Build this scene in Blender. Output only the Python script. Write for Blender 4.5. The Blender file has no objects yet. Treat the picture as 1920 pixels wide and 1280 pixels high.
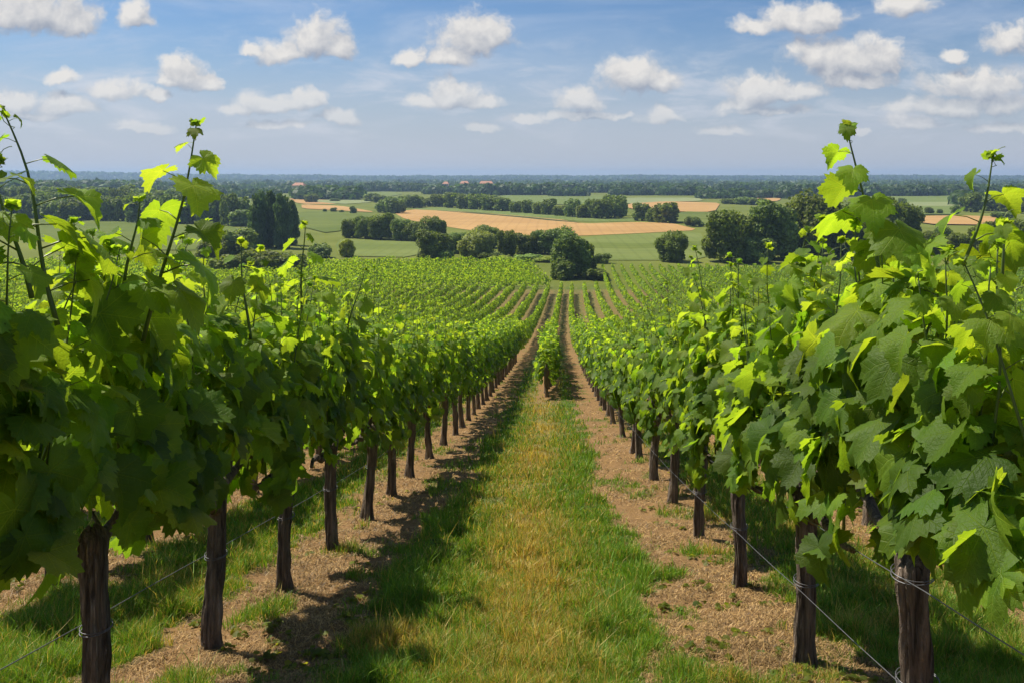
import bpy, math, random
import numpy as np
from math import radians, sin, cos, pi
rng = np.random.default_rng(7)
random.seed(7)
scene = bpy.context.scene
col = scene.collection

# ------------------------------------------------------------------ camera, sky, sun, exposure
EYE = 1.36                      # eye height above the slope at the camera
F = 1700.0                      # focal length in photo pixels (1920 wide)
CX, CY = 1035.0, 330.0
cam_d = bpy.data.cameras.new('camera'); cam = bpy.data.objects.new('camera', cam_d); col.objects.link(cam)
cam.location = (0, 0, EYE); cam.rotation_euler = (radians(90), 0, 0)
cam_d.sensor_width = 36; cam_d.lens = F / 1920 * 36
cam_d.shift_x = -(CX - 960) / 1920; cam_d.shift_y = -(640 - CY) / 1920
cam_d.clip_start = 0.05; cam_d.clip_end = 20000
scene.camera = cam
SUN_EL, SUN_AZ = radians(55), radians(-56)       # azimuth from +Y towards +X
sv = (cos(SUN_EL) * sin(SUN_AZ), cos(SUN_EL) * cos(SUN_AZ), sin(SUN_EL))
sun_d = bpy.data.lights.new('sun', 'SUN'); sun_d.energy = 5.0; sun_d.angle = radians(0.5); sun_d.color = (1.0, 0.93, 0.80)
sun = bpy.data.objects.new('sun', sun_d); col.objects.link(sun)
from mathutils import Vector, Matrix
sun.rotation_euler = Vector(sv).to_track_quat('Z', 'Y').to_euler(); sun.location = (-20, 5, 30)
scene.view_settings.view_transform = 'Standard'; scene.view_settings.look = 'None'
scene.view_settings.gamma = 1; scene.view_settings.exposure = 0.47
cy = scene.cycles
cy.max_bounces = 9; cy.diffuse_bounces = 6; cy.glossy_bounces = 2; cy.transmission_bounces = 7
cy.volume_bounces = 0; cy.transparent_max_bounces = 8; cy.caustics_reflective = False; cy.caustics_refractive = False
cy.use_adaptive_sampling = True; cy.adaptive_threshold = 0.02; cy.sample_clamp_indirect = 5
try:
    cy.use_denoising = True; cy.denoiser = 'OPENIMAGEDENOISE'; cy.denoising_prefilter = 'ACCURATE'
except Exception: pass

class NT:
    """small helper around a node tree"""
    def __init__(s, nt): s.nt = nt; s.n = nt.nodes; s.l = nt.links
    def new(s, t, **k):
        n = s.n.new(t)
        for a, v in k.items():
            if a.startswith('i_'):
                key = a[2:]; key = int(key) if key.isdigit() else key.replace('_', ' ')
                s.set(n.inputs[key], v)
            else: setattr(n, a, v)
        return n
    def set(s, sock, v):
        if isinstance(v, bpy.types.NodeSocket): s.l.new(v, sock)
        elif isinstance(v, bpy.types.Node): s.l.new(v.outputs[0], sock)
        else: sock.default_value = v
    def math(s, op, a, b=0.0, c=0.0, clamp=False):
        n = s.n.new('ShaderNodeMath'); n.operation = op; n.use_clamp = clamp
        s.set(n.inputs[0], a); s.set(n.inputs[1], b); s.set(n.inputs[2], c); return n.outputs[0]
    def vm(s, op, a, b=(0, 0, 0), scale=None):
        n = s.n.new('ShaderNodeVectorMath'); n.operation = op
        s.set(n.inputs[0], a)
        if op not in ('LENGTH', 'SCALE', 'NORMALIZE'): s.set(n.inputs[1], b)
        if scale is not None: s.set(n.inputs['Scale'], scale)
        return n.outputs['Value'] if op in ('LENGTH', 'DOT_PRODUCT') else n.outputs[0]
    def mr(s, v, a, b, c=0.0, d=1.0, smooth=False):
        n = s.n.new('ShaderNodeMapRange'); n.clamp = True
        if smooth: n.interpolation_type = 'SMOOTHSTEP'
        s.set(n.inputs[0], v)
        for i, x in enumerate((a, b, c, d)): s.set(n.inputs[i + 1], x)
        return n.outputs[0]
    def noise(s, vec, scale, detail=3, rough=.5, out=0, dist=0.0):
        n = s.n.new('ShaderNodeTexNoise'); s.set(n.inputs['Vector'], vec); n.inputs['Scale'].default_value = scale
        n.inputs['Detail'].default_value = detail; n.inputs['Roughness'].default_value = rough
        n.inputs['Distortion'].default_value = dist
        return n.outputs[out]
    def mix(s, f, a, b, mode='MIX'):
        n = s.n.new('ShaderNodeMix'); n.data_type = 'RGBA'; n.blend_type = mode
        s.set(n.inputs[0], f)
        for sk, v in ((n.inputs[6], a), (n.inputs[7], b)):
            if isinstance(v, tuple) and len(v) == 3: v = v + (1,)
            s.set(sk, v)
        return n.outputs[2]

# ---- sky: Nishita plus cumulus laid out by direction
CLOUDS = [(60,22,115,40),(135,40,48,28),(255,28,30,24),(590,70,52,36),(525,96,50,20),(474,95,22,14),(630,85,28,24),
 (345,138,42,30),(390,152,28,16),(313,150,22,14),(112,146,34,12),(220,167,48,18),(290,178,20,10),
 (510,196,60,17),(572,190,32,18),(450,208,30,10),(885,66,62,36),(838,105,42,20),(775,103,27,18),(925,62,30,24),
 (850,176,50,26),(905,190,34,13),(795,188,28,13),(1490,38,72,26),(1535,24,46,24),(1418,48,36,18),(1700,12,46,20),
 (1195,140,60,32),(1240,152,32,26),(1090,186,45,20),(1072,175,18,16),(1590,108,90,34),(1525,98,44,30),(1650,100,40,24),(1600,146,60,18),
 (1428,165,60,26),(1485,172,48,16),(1390,190,40,14),(1440,206,74,9),(1893,72,46,30),(1790,105,22,11),
 (1830,158,90,24),(1770,200,90,18),(1715,228,46,13),(1872,194,50,20),(1235,220,33,14),(120,200,58,19),(20,190,56,24),
 (270,237,48,10),(632,220,40,13),(60,216,70,10),(985,225,38,9),(1350,246,42,9),(1621,243,15,8),(900,243,26,8),(520,236,60,8),
 (1100,216,90,8),(1880,240,60,10)]
world = bpy.data.worlds.new('World'); scene.world = world; world.use_nodes = True
world.cycles.sampling_method = 'MANUAL'; world.cycles.sample_map_resolution = 512
w = NT(world.node_tree); w.n.clear()
def cloud_group():
    g = bpy.data.node_groups.new('cloud_cover', 'ShaderNodeTree')
    g.interface.new_socket('P', in_out='INPUT', socket_type='NodeSocketVector')
    g.interface.new_socket('D', in_out='OUTPUT', socket_type='NodeSocketFloat')
    t = NT(g); gi = t.n.new('NodeGroupInput'); go = t.n.new('NodeGroupOutput')
    P = gi.outputs[0]
    wv = t.vm('SUBTRACT', t.noise(P, 26, 4, .6, out=1), (.5, .5, .5))
    Q = t.vm('ADD', P, t.vm('MULTIPLY', wv, (.040, .026, 0)))
    acc = None
    for (x, y, rx, ry) in CLOUDS:
        c = ((x - CX) / F, (CY - y - .35 * ry) / F, 0); r = (F / rx / 1.5, F / ry / 1.95, 1)
        lv = t.vm('MULTIPLY', t.vm('SUBTRACT', Q, c), r); d = t.vm('LENGTH', t.vm('MAXIMUM', lv, t.vm('MULTIPLY', lv, (1, -2.1, 1))))
        f = t.math('SUBTRACT', 1.0, d)
        if acc is None: acc = f
        else:
            acc = t.math('SMOOTH_MAX', acc, f, .12)
    det = t.math('SUBTRACT', t.noise(Q, 38, 7, .57), .5)
    acc = t.math('MAXIMUM', acc, -1.0)
    t.l.new(t.math('ADD', acc, t.math('MULTIPLY', det, 1.35)), go.inputs[0])
    return g
cg = cloud_group()
geo = w.new('ShaderNodeTexCoord')
dirv = geo.outputs['Generated']
sep = w.new('ShaderNodeSeparateXYZ', i_0=dirv)
yy = w.math('MAXIMUM', sep.outputs[1], 0.02)
comb = w.new('ShaderNodeCombineXYZ', i_0=w.math('DIVIDE', sep.outputs[0], yy), i_1=w.math('DIVIDE', sep.outputs[2], yy))
P = comb.outputs[0]
g1 = w.new('ShaderNodeGroup', node_tree=cg); w.set(g1.inputs[0], P)
g2 = w.new('ShaderNodeGroup', node_tree=cg); w.set(g2.inputs[0], w.vm('ADD', P, (-.006, .015, 0)))
sky = w.new('ShaderNodeTexSky', sky_type='NISHITA', sun_disc=False, sun_elevation=SUN_EL, sun_rotation=-SUN_AZ if False else SUN_AZ,
            air_density=1.0, dust_density=0.6, ozone_density=2.0, altitude=0)
el = w.math('DIVIDE', sep.outputs[2], yy)
D = g1.outputs[0]
alpha = w.mr(D, .0, .52, smooth=True)
alpha = w.math('MULTIPLY', alpha, w.mr(el, .03, .11, .28, .97))
alpha = w.math('MULTIPLY', alpha, w.mr(sep.outputs[1], .05, .2))
lit = w.math('ADD', w.math('MULTIPLY', w.math('SUBTRACT', D, g2.outputs[0]), .95), w.mr(D, .1, 1.0, .52, .40))
lit = w.mr(lit, .0, 1.0)
ccol = w.mix(lit, (2.4, 2.65, 3.2), (5.7, 5.5, 5.25))
# thin high veils
vsc = w.vm('MULTIPLY', P, (1.0, 4.0, 1))
veil = w.mr(w.noise(vsc, 3.2, 6, .6, dist=.6), .40, .74, 0, .50, smooth=True)
skyt = w.mix(1.0, sky.outputs[0], (.40, .51, .64), 'MULTIPLY')
skyc = w.mix(veil, skyt, (4.0, 4.5, 5.4))
hazeb = w.mr(el, .0, .19, .85, .0, smooth=True)
lowc = w.noise(w.vm('MULTIPLY', P, (1.0, 3.6, 1)), 9, 6, .6, dist=.4)
lowa = w.math('MULTIPLY', w.mr(lowc, .46, .72, 0, .55, smooth=True), w.math('MULTIPLY', w.mr(el, .025, .06), w.mr(el, .10, .19, 1, 0)))
skyc = w.mix(hazeb, skyc, (3.6, 3.8, 4.4)); skyc = w.mix(lowa, skyc, (5.0, 5.05, 5.4))
skyc = w.mix(alpha, skyc, ccol)
bg = w.new('ShaderNodeBackground', i_0=skyc, i_1=.105)
wo = w.new('ShaderNodeOutputWorld', i_0=bg)

# ------------------------------------------------------------------ numeric helpers
def vnoise(p, seed=0):
    p = np.asarray(p, float); i = np.floor(p).astype(np.int64); f = p - i; f = f * f * (3 - 2 * f)
    def h(a, b, c):
        n = (a * 374761393 + b * 668265263 + c * 2147483647 + seed * 1274126177) & 0xffffffff
        n = ((n ^ (n >> 13)) * 1274126177) & 0xffffffff
        return ((n ^ (n >> 16)) & 0xffff) / 65535.0
    x, y, z = i[..., 0], i[..., 1], i[..., 2]; fx, fy, fz = f[..., 0], f[..., 1], f[..., 2]
    r = 0
    for dx in (0, 1):
        for dy in (0, 1):
            for dz in (0, 1):
                r = r + h(x + dx, y + dy, z + dz) * (fx if dx else 1 - fx) * (fy if dy else 1 - fy) * (fz if dz else 1 - fz)
    return r
def fbm2(x, y, s, o=4, seed=0):
    r = 0; a = .5
    for k in range(o):
        r = r + a * vnoise(np.stack([x * s, y * s, np.zeros_like(x * s) + k * 7.3], -1), seed + k); a *= .5; s = s * 2.03
    return r / (1 - .5 ** o)
_Y = np.array([-40, -5, 0, 4, 8, 12, 15, 19, 23, 40, 54, 75, 90, 105, 118, 130, 145, 165, 400, 8000.])
_D = np.array([.6, .34, 1.36, 2.176, 2.99, 3.72, 4.27, 4.95, 5.6, 8.15, 10.05, 12.1, 13.15, 13.85, 14.25, 14.45, 14.57, 14.6, 14.6, 14.6])
_m = np.zeros(len(_Y)); _h = np.diff(_Y); _d = np.diff(_D) / _h
for _i in range(1, len(_Y) - 1):
    if _d[_i - 1] * _d[_i] > 0:
        w1 = 2 * _h[_i] + _h[_i - 1]; w2 = _h[_i] + 2 * _h[_i - 1]
        _m[_i] = (w1 + w2) / (w1 / _d[_i - 1] + w2 / _d[_i])
def drop(Y):
    Y = np.clip(np.asarray(Y, float), -40, 7999); k = np.clip(np.searchsorted(_Y, Y, side='right') - 1, 0, len(_Y) - 2)
    h = _h[k]; t = (Y - _Y[k]) / h
    return ((2*t**3 - 3*t**2 + 1) * _D[k] + (t**3 - 2*t**2 + t) * h * _m[k] + (-2*t**3 + 3*t**2) * _D[k+1] + (t**3 - t**2) * h * _m[k+1])
def gz(Y): return EYE - drop(Y)
def bend(Y): return np.where(np.asarray(Y, float) > 20, .00016 * (np.asarray(Y, float) - 20) ** 2, 0.0)
def px_of(X, Y, Z): return CX + F * X / Y, CY + F * (EYE - Z) / Y
FLAT = 14.6
def unproj(px, py):
    Y = F * FLAT / (py - CY); return ((px - CX) * Y / F, Y)

def make_mesh(name, v, f, mat=None, colr=None, uv=None, smooth=True, parent=None, link=True):
    """v (n,3); f (m,3|4) int array or list of such arrays; colr (n,3) point colour; uv (n,2) per vertex"""
    fs = f if isinstance(f, list) else [f]
    fs = [np.asarray(a, np.int32) for a in fs if len(a)]
    me = bpy.data.meshes.new(name)
    me.vertices.add(len(v)); me.vertices.foreach_set('co', np.asarray(v, np.float32).ravel())
    loops = np.concatenate([a.ravel() for a in fs]); tot = np.concatenate([np.full(len(a), a.shape[1], np.int32) for a in fs])
    start = np.concatenate([[0], np.cumsum(tot)[:-1]]).astype(np.int32)
    me.loops.add(len(loops)); me.loops.foreach_set('vertex_index', loops)
    me.polygons.add(len(tot)); me.polygons.foreach_set('loop_start', start)
    try: me.polygons.foreach_set('loop_total', tot)
    except Exception: pass
    me.polygons.foreach_set('use_smooth', np.full(len(tot), smooth, bool))
    me.update(calc_edges=True)
    if colr is not None:
        a = me.color_attributes.new('tint', 'FLOAT_COLOR', 'POINT')
        c = np.ones((len(v), 4), np.float32); c[:, :3] = colr; a.data.foreach_set('color', c.ravel())
    if uv is not None:
        u = me.uv_layers.new(name='leaf'); u.data.foreach_set('uv', np.asarray(uv, np.float32)[loops].ravel())
    if mat: me.materials.append(mat)
    if not link: return me
    return place(name, me, parent)
def place(name, data, parent=None, loc=(0, 0, 0), rz=0.0, scale=None):
    o = bpy.data.objects.new(name, data); col.objects.link(o); o.location = loc; o.rotation_euler = (0, 0, rz)
    if scale: o.scale = scale
    if parent: o.parent = parent
    return o
def tag(o, label=None, cat=None, group=None, kind=None):
    if label: o['label'] = label
    if cat: o['category'] = cat
    if group: o['group'] = group
    if kind: o['kind'] = kind
    return o

def tube(path, rad, seg=8, cap=True):
    """swept tube; path (n,3), rad (n,)"""
    path = np.asarray(path, float); n = len(path); rad = np.broadcast_to(rad, (n,))
    t = np.gradient(path, axis=0); t /= np.linalg.norm(t, axis=1)[:, None] + 1e-9
    up = np.array([0, 0, 1.0]) if abs(t[0, 2]) < .8 else np.array([0, 1.0, 0])
    v = []
    for i in range(n):
        a = np.cross(up, t[i]); a /= np.linalg.norm(a) + 1e-9; b = np.cross(t[i], a)
        th = np.arange(seg) * 2 * pi / seg
        v.append(path[i] + rad[i] * (np.cos(th)[:, None] * a + np.sin(th)[:, None] * b))
    v = np.concatenate(v); i = np.arange(n - 1)[:, None] * seg; j = np.arange(seg)[None]
    jn = (j + 1) % seg
    q = np.stack([i + j, i + jn, i + seg + jn, i + seg + j], -1).reshape(-1, 4)
    if not cap: return v, q
    v = np.concatenate([v, path[:1], path[-1:]]); j = np.arange(seg); jn = (j + 1) % seg
    t0 = np.stack([np.full(seg, len(v) - 2), jn, j, j], -1)[:, :3]; b = (n - 1) * seg
    t1 = np.stack([np.full(seg, len(v) - 1), b + j, b + jn], -1)
    return v, q, np.concatenate([t0, t1])
class Geo:
    """collects pieces into one mesh"""
    def __init__(s): s.v = []; s.q = []; s.t = []; s.c = []; s.uv = []; s.n = 0
    def add(s, v, q=None, t=None, c=None, uv=None):
        v = np.asarray(v, float)
        if q is not None and len(q): s.q.append(np.asarray(q) + s.n)
        if t is not None and len(t): s.t.append(np.asarray(t) + s.n)
        s.v.append(v); s.n += len(v)
        s.c.append(np.broadcast_to(np.asarray(c if c is not None else (1, 1, 1), float), (len(v), 3)))
        s.uv.append(np.zeros((len(v), 2)) if uv is None else uv)
    def tube(s, path, rad, seg=8, c=None):
        r = tube(path, rad, seg); s.add(r[0], r[1], r[2], c)
    def build(s, name, mat, parent=None, smooth=True, uv=False, link=True):
        f = []
        if s.q: f.append(np.concatenate(s.q))
        if s.t: f.append(np.concatenate(s.t))
        return make_mesh(name, np.concatenate(s.v), f, mat, np.concatenate(s.c), np.concatenate(s.uv) if uv else None, smooth, parent, link)

# ------------------------------------------------------------------ materials
def new_mat(name):
    m = bpy.data.materials.new(name); m.use_nodes = True; t = NT(m.node_tree); t.n.clear()
    out = t.new('ShaderNodeOutputMaterial'); return m, t, out
def tint(t): return t.new('ShaderNodeAttribute', attribute_name='tint').outputs['Color']

def leaf_mat(name, veins=True, trans=.60):
    m, t, out = new_mat(name); c = tint(t)
    tc = t.new('ShaderNodeTexCoord'); ob = tc.outputs['Object']
    n1 = t.noise(ob, 14 if veins else 4, 3)
    c2 = t.mix(t.mr(n1, .3, .7, 0, .55), c, t.mix(1.0, c, (.62, .72, .6), 'MULTIPLY'))
    rough = .52; nrm = None
    if veins:
        uv = t.new('ShaderNodeUVMap', uv_map='leaf').outputs[0]; s = t.new('ShaderNodeSeparateXYZ', i_0=uv)
        ax = t.math('ABSOLUTE', s.outputs[0]); y = s.outputs[1]; vmin = None; along = []
        for ang in (0, 50, 104):
            a = radians(ang); dx, dy = sin(a), cos(a)
            al = t.math('ADD', t.math('MULTIPLY', ax, dx), t.math('MULTIPLY', y, dy))
            ac = t.math('ABSOLUTE', t.math('SUBTRACT', t.math('MULTIPLY', ax, dy), t.math('MULTIPLY', y, dx)))
            wdt = t.mr(al, 0, 1.0, .020, .004)
            main = t.math('SUBTRACT', 1.0, t.math('DIVIDE', ac, wdt), clamp=True)
            main = t.math('MULTIPLY', main, t.math('GREATER_THAN', al, 0.0))
            # side veins: chevrons running off the main vein
            ph = t.math('FRACT', t.math('MULTIPLY', t.math('SUBTRACT', al, t.math('MULTIPLY', ac, .8)), 6.5))
            ch = t.math('SUBTRACT', 1.0, t.math('MULTIPLY', t.math('ABSOLUTE', t.math('SUBTRACT', ph, .5)), 11.0), clamp=True)
            ch = t.math('MULTIPLY', ch, t.mr(ac, .05, .34, .6, 0))
            ch = t.math('MULTIPLY', ch, t.math('GREATER_THAN', al, 0.02))
            v = t.math('MAXIMUM', main, ch)
            vmin = v if vmin is None else t.math('MAXIMUM', vmin, v)
        vein = vmin
        c2 = t.mix(t.math('MULTIPLY', vein, .36), c2, t.mix(1.0, c, (2.6, 2.0, 2.2), 'MULTIPLY'))
        hgt = t.math('ADD', t.math('MULTIPLY', t.noise(uv, 15, 3, .6), .7), t.math('MULTIPLY', vein, -.5))
        bmp = t.new('ShaderNodeBump', i_Strength=.45, i_Distance=.010, i_Height=hgt); nrm = bmp.outputs[0]
    p = t.new('ShaderNodeBsdfPrincipled', i_Base_Color=c2, i_Roughness=rough)
    p.inputs['Specular IOR Level'].default_value = .28
    tr = t.new('ShaderNodeBsdfTranslucent', i_Color=t.mix(1.0, c2, (2.6, 2.15, .9), 'MULTIPLY'))
    if nrm is not None: t.set(p.inputs['Normal'], nrm); t.set(tr.inputs['Normal'], nrm)
    mx = t.new('ShaderNodeMixShader', i_0=trans); t.l.new(p.outputs[0], mx.inputs[1]); t.l.new(tr.outputs[0], mx.inputs[2])
    t.l.new(mx.outputs[0], out.inputs[0]); return m
M_LEAF = leaf_mat('vine_leaf'); M_LEAF_FAR = leaf_mat('vine_leaf_distant', False)
def blade_mat(name, trans=.3):
    m, t, out = new_mat(name); c = tint(t)
    p = t.new('ShaderNodeBsdfPrincipled', i_Base_Color=c, i_Roughness=.55); p.inputs['Specular IOR Level'].default_value = .3
    tr = t.new('ShaderNodeBsdfTranslucent', i_Color=t.mix(1.0, c, (1.7, 1.6, .8), 'MULTIPLY'))
    mx = t.new('ShaderNodeMixShader', i_0=trans); t.l.new(p.outputs[0], mx.inputs[1]); t.l.new(tr.outputs[0], mx.inputs[2])
    t.l.new(mx.outputs[0], out.inputs[0]); return m
M_GRASS = blade_mat('grass_blade'); M_STRAW = blade_mat('dry_straw', .1)
def tree_mat():
    m, t, out = new_mat('tree_foliage'); c = tint(t)
    oi = t.new('ShaderNodeObjectInfo')
    hs = t.new('ShaderNodeHueSaturation', i_Hue=t.mr(oi.outputs['Random'], 0, 1, .485, .515), i_Saturation=t.mr(oi.outputs['Random'], 0, 1, 1.05, .85),
               i_Value=t.mr(oi.outputs['Random'], 0, 1, .8, 1.25), i_Color=t.mix(1.0, c, oi.outputs['Color'], 'MULTIPLY'))
    p = t.new('ShaderNodeBsdfPrincipled', i_Base_Color=hs, i_Roughness=.6); p.inputs['Specular IOR Level'].default_value = .25
    tr = t.new('ShaderNodeBsdfTranslucent', i_Color=t.mix(1.0, hs.outputs[0], (1.6, 1.6, .7), 'MULTIPLY'))
    mx = t.new('ShaderNodeMixShader', i_0=.33); t.l.new(p.outputs[0], mx.inputs[1]); t.l.new(tr.outputs[0], mx.inputs[2])
    t.l.new(mx.outputs[0], out.inputs[0]); return m
M_TREE = tree_mat()
def bark_mat(name, ca, cb, sc):
    m, t, out = new_mat(name)
    ob = t.new('ShaderNodeTexCoord').outputs['Object']
    st = t.vm('MULTIPLY', ob, (1, 1, .10))
    n = t.noise(st, sc, 6, .65, dist=.8); n2 = t.noise(ob, sc * .35, 4)
    h = t.mr(n, .32, .68)
    c = t.mix(h, ca, cb); c = t.mix(t.mr(n2, .45, .75, 0, .4), c, (.16, .14, .11))
    b = t.new('ShaderNodeBump', i_Strength=1.0, i_Distance=.035, i_Height=h)
    p = t.new('ShaderNodeBsdfPrincipled', i_Base_Color=c, i_Roughness=.9, i_Normal=b); p.inputs['Specular IOR Level'].default_value = .15
    t.l.new(p.outputs[0], out.inputs[0]); return m
M_BARK = bark_mat('vine_bark', (.040, .031, .024), (.40, .31, .24), 34)
M_TBARK = bark_mat('tree_bark', (.03, .022, .016), (.10, .08, .06), 4)
def plain(name, c, rough=.6, metal=0, noise=None):
    m, t, out = new_mat(name)
    p = t.new('ShaderNodeBsdfPrincipled', i_Roughness=rough, i_Metallic=metal)
    ob = t.new('ShaderNodeTexCoord').outputs['Object']
    n = t.noise(ob, noise or 6, 4, .6)
    t.set(p.inputs['Base Color'], t.mix(t.mr(n, .3, .7), tuple(x * .8 for x in c), tuple(min(1, x * 1.15) for x in c)))
    t.l.new(p.outputs[0], out.inputs[0]); return m
M_WIRE = plain('galvanised_wire', (.16, .16, .17), .5, .7, 30)
M_WALL = plain('pale_plaster', (.75, .62, .48), .8); M_ROOF = plain('clay_roof', (.42, .20, .12), .8, 0, 3)
M_DARK = plain('dark_window', (.03, .035, .04), .2)
m, t, out = new_mat('green_cane'); c = tint(t)
p = t.new('ShaderNodeBsdfPrincipled', i_Base_Color=c, i_Roughness=.45); t.l.new(p.outputs[0], out.inputs[0]); M_CANE = m

# ------------------------------------------------------------------ ground
def side_rows(x):
    """distance to the nearest vine row axis outside the central lane"""
    return x
ROW_L = [-1.6 - 1.42 * k for k in range(0, 60)]
ROW_R = [1.13] + [2.62 + 1.42 * k for k in range(0, 60)]
ROW_C = -0.10
def grassiness(X, Y):
    """0 bare straw-covered soil, 1 turf; and dryness 0..1"""
    x = X - bend(Y); e = (fbm2(X, Y, 2.6, 5, 3) - .5) * .62 + (vnoise(np.stack([X * 17, Y * 17, X * 0], -1), 4) - .5) * .14 + (fbm2(X, Y, .6, 2, 9) - .5) * .25
    def band(a, b, s=.09): return np.clip((x - a + e) / s, 0, 1) * np.clip((b - x + e) / s, 0, 1)
    g = band(-1.03, .56)
    cen = np.clip((Y - 20) / 3, 0, 1)
    g = g * (1 - cen * np.clip((.36 - np.abs(x - ROW_C) + e * .5) / .1, 0, 1))
    for k, r in enumerate(ROW_L[:12]):
        g = np.maximum(g, band(r - 1.0 + (0 if k else .0), r - .36) if k else band(-2.72, -1.93))
    g = np.maximum(g, band(1.42, 2.3))
    for r in ROW_R[1:12]: g = np.maximum(g, band(r + .36, r + 1.06))
    g = np.where(np.abs(x) > 14, .55, g)
    # scattered weeds on the soil
    wd = fbm2(X + 40, Y, 2.6, 4, 21); g = np.maximum(g, np.clip((wd - .60) / .10, 0, 1) * .6)
    far = np.clip((Y - 45) / 40, 0, 1); g = np.maximum(g * (1 - .3 * far), .45 * far)
    g = np.where(Y > 112, 1, g)
    dry = np.exp(-((x + .22 - .1 * np.sin(Y * .5)) / .40) ** 2) * (.20 + 1.2 * fbm2(X, Y * .6, 1.5, 3, 31))
    dry = np.where((np.abs(x + .2) < 1.2), dry, .35 * fbm2(X, Y, .9, 2, 33))
    dry = np.maximum(dry, np.clip((fbm2(X, Y, 2.6, 3, 55) - .56) * 3.0, 0, .8))
    return np.clip(g, 0, 1), np.clip(dry, 0, 1)
def axis(segs):
    a = []
    for (s, e, d) in segs: a.append(np.arange(s, e, d))
    return np.concatenate(a)
gx = axis([(-4500, -1000, 500), (-1000, -200, 200), (-200, -40, 20), (-40, -14, 2), (-14, -5, .14), (-5, 5, .055), (5, 14, .14), (14, 40, 2), (40, 200, 20), (200, 1000, 200), (1000, 4501, 500)])
gy = axis([(-40, 0, 4), (0, 3, .5), (3, 12, .055), (12, 30, .14), (30, 60, .35), (60, 130, 1), (130, 170, 4), (170, 600, 40), (600, 2000, 200), (2000, 4501, 500)])
GX, GY = np.meshgrid(gx, gy); G, DR = grassiness(GX, GY)
GZ = gz(GY) + np.where((np.abs(GX) < 14) & (GY < 30), (fbm2(GX, GY, 3.5, 4, 77) - .5) * .08 + (fbm2(GX, GY, 14, 2, 78) - .5) * .035, 0)
nx, ny = len(gx), len(gy); ii = np.arange(ny - 1)[:, None] * nx; jj = np.arange(nx - 1)[None]
q = np.stack([ii + jj, ii + jj + 1, ii + nx + jj + 1, ii + nx + jj], -1).reshape(-1, 4)
m, t, out = new_mat('ground'); a = t.new('ShaderNodeSeparateColor', i_0=tint(t))
tc = t.new('ShaderNodeTexCoord').outputs['Object']
nA = t.noise(tc, 9, 6, .7); nB = t.noise(tc, 60, 5, .7); nC = t.noise(t.vm('MULTIPLY', tc, (1, .25, 1)), 140, 3, .6); nD = t.noise(tc, 1.3, 3)
soil = t.mix(t.mr(nB, .3, .7), (.12, .066, .026), (.34, .205, .085)); soil = t.mix(t.mr(nA, .42, .72, 0, .6), soil, (.21, .125, .068))
soil = t.mix(t.mr(nC, .55, .75, 0, .55), soil, (.42, .29, .17))
turf = t.mix(t.mr(nB, .3, .7), (.028, .055, .012), (.10, .15, .03)); turf = t.mix(t.mr(a.outputs[1], 0, 1, 0, .85), turf, t.mix(t.mr(nB, .3, .7), (.13, .10, .035), (.33, .25, .09)))
mead = t.mix(t.mr(t.noise(tc, .035, 5, .6), .35, .65), (.105, .130, .016), (.155, .175, .030))
near = t.mix(a.outputs[0], soil, turf)
sy = t.new('ShaderNodeSeparateXYZ', i_0=tc)
cc = t.mix(t.mr(sy.outputs[1], 108, 122), near, mead)
bmp = t.new('ShaderNodeBump', i_Strength=.8, i_Distance=.03, i_Height=t.math('ADD', t.math('MULTIPLY', nA, .8), t.math('MULTIPLY', nB, .5)))
p = t.new('ShaderNodeBsdfPrincipled', i_Base_Color=cc, i_Roughness=.95, i_Normal=bmp); p.inputs['Specular IOR Level'].default_value = .1
t.l.new(p.outputs[0], out.inputs[0])
go = make_mesh('ground', np.stack([GX, GY, GZ], -1).reshape(-1, 3), q, m, np.stack([G, DR, DR * 0], -1).reshape(-1, 3))
tag(go, 'sloping vineyard soil and valley floor', kind='structure')

# fields on the valley floor (ground patches at their own place, a few cm above the sheet)
def field_mat(name, c1, c2, stripe=None):
    m, t, out = new_mat(name); tc = t.new('ShaderNodeTexCoord').outputs['Object']
    c = t.mix(t.mr(t.noise(tc, .05, 5, .6), .35, .65), c1, c2)
    c = t.mix(t.mr(t.noise(t.vm('MULTIPLY', tc, (.2, 1.4, 1)), .12, 4, .6), .4, .7, 0, .5), c, tuple(x * .72 for x in c1))
    wv_ = t.new('ShaderNodeTexWave', i_Vector=t.vm('MULTIPLY', tc, (1, .35, 1))); wv_.inputs['Scale'].default_value = .11; wv_.inputs['Distortion'].default_value = 1.2; wv_.inputs['Detail'].default_value = 2
    c = t.mix(t.mr(wv_.outputs['Fac'], .80, .98, 0, .2), c, tuple(x * .6 for x in c1))
    p = t.new('ShaderNodeBsdfPrincipled', i_Base_Color=c, i_Roughness=.95); p.inputs['Specular IOR Level'].default_value = .1
    t.l.new(p.outputs[0], out.inputs[0]); return m
FM = dict(tan=field_mat('ripe_field', (.40, .235, .085), (.47, .29, .11)), green=field_mat('green_field', (.13, .175, .040), (.17, .21, .055)),
          dark=field_mat('meadow', (.10, .135, .020), (.14, .17, .032)), pale=field_mat('pale_field', (.20, .24, .10), (.26, .28, .12)),
          yel=field_mat('yellow_green_field', (.13, .17, .035), (.17, .20, .05)), hedge=field_mat('field_margin', (.035, .06, .014), (.05, .08, .02)))
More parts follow.
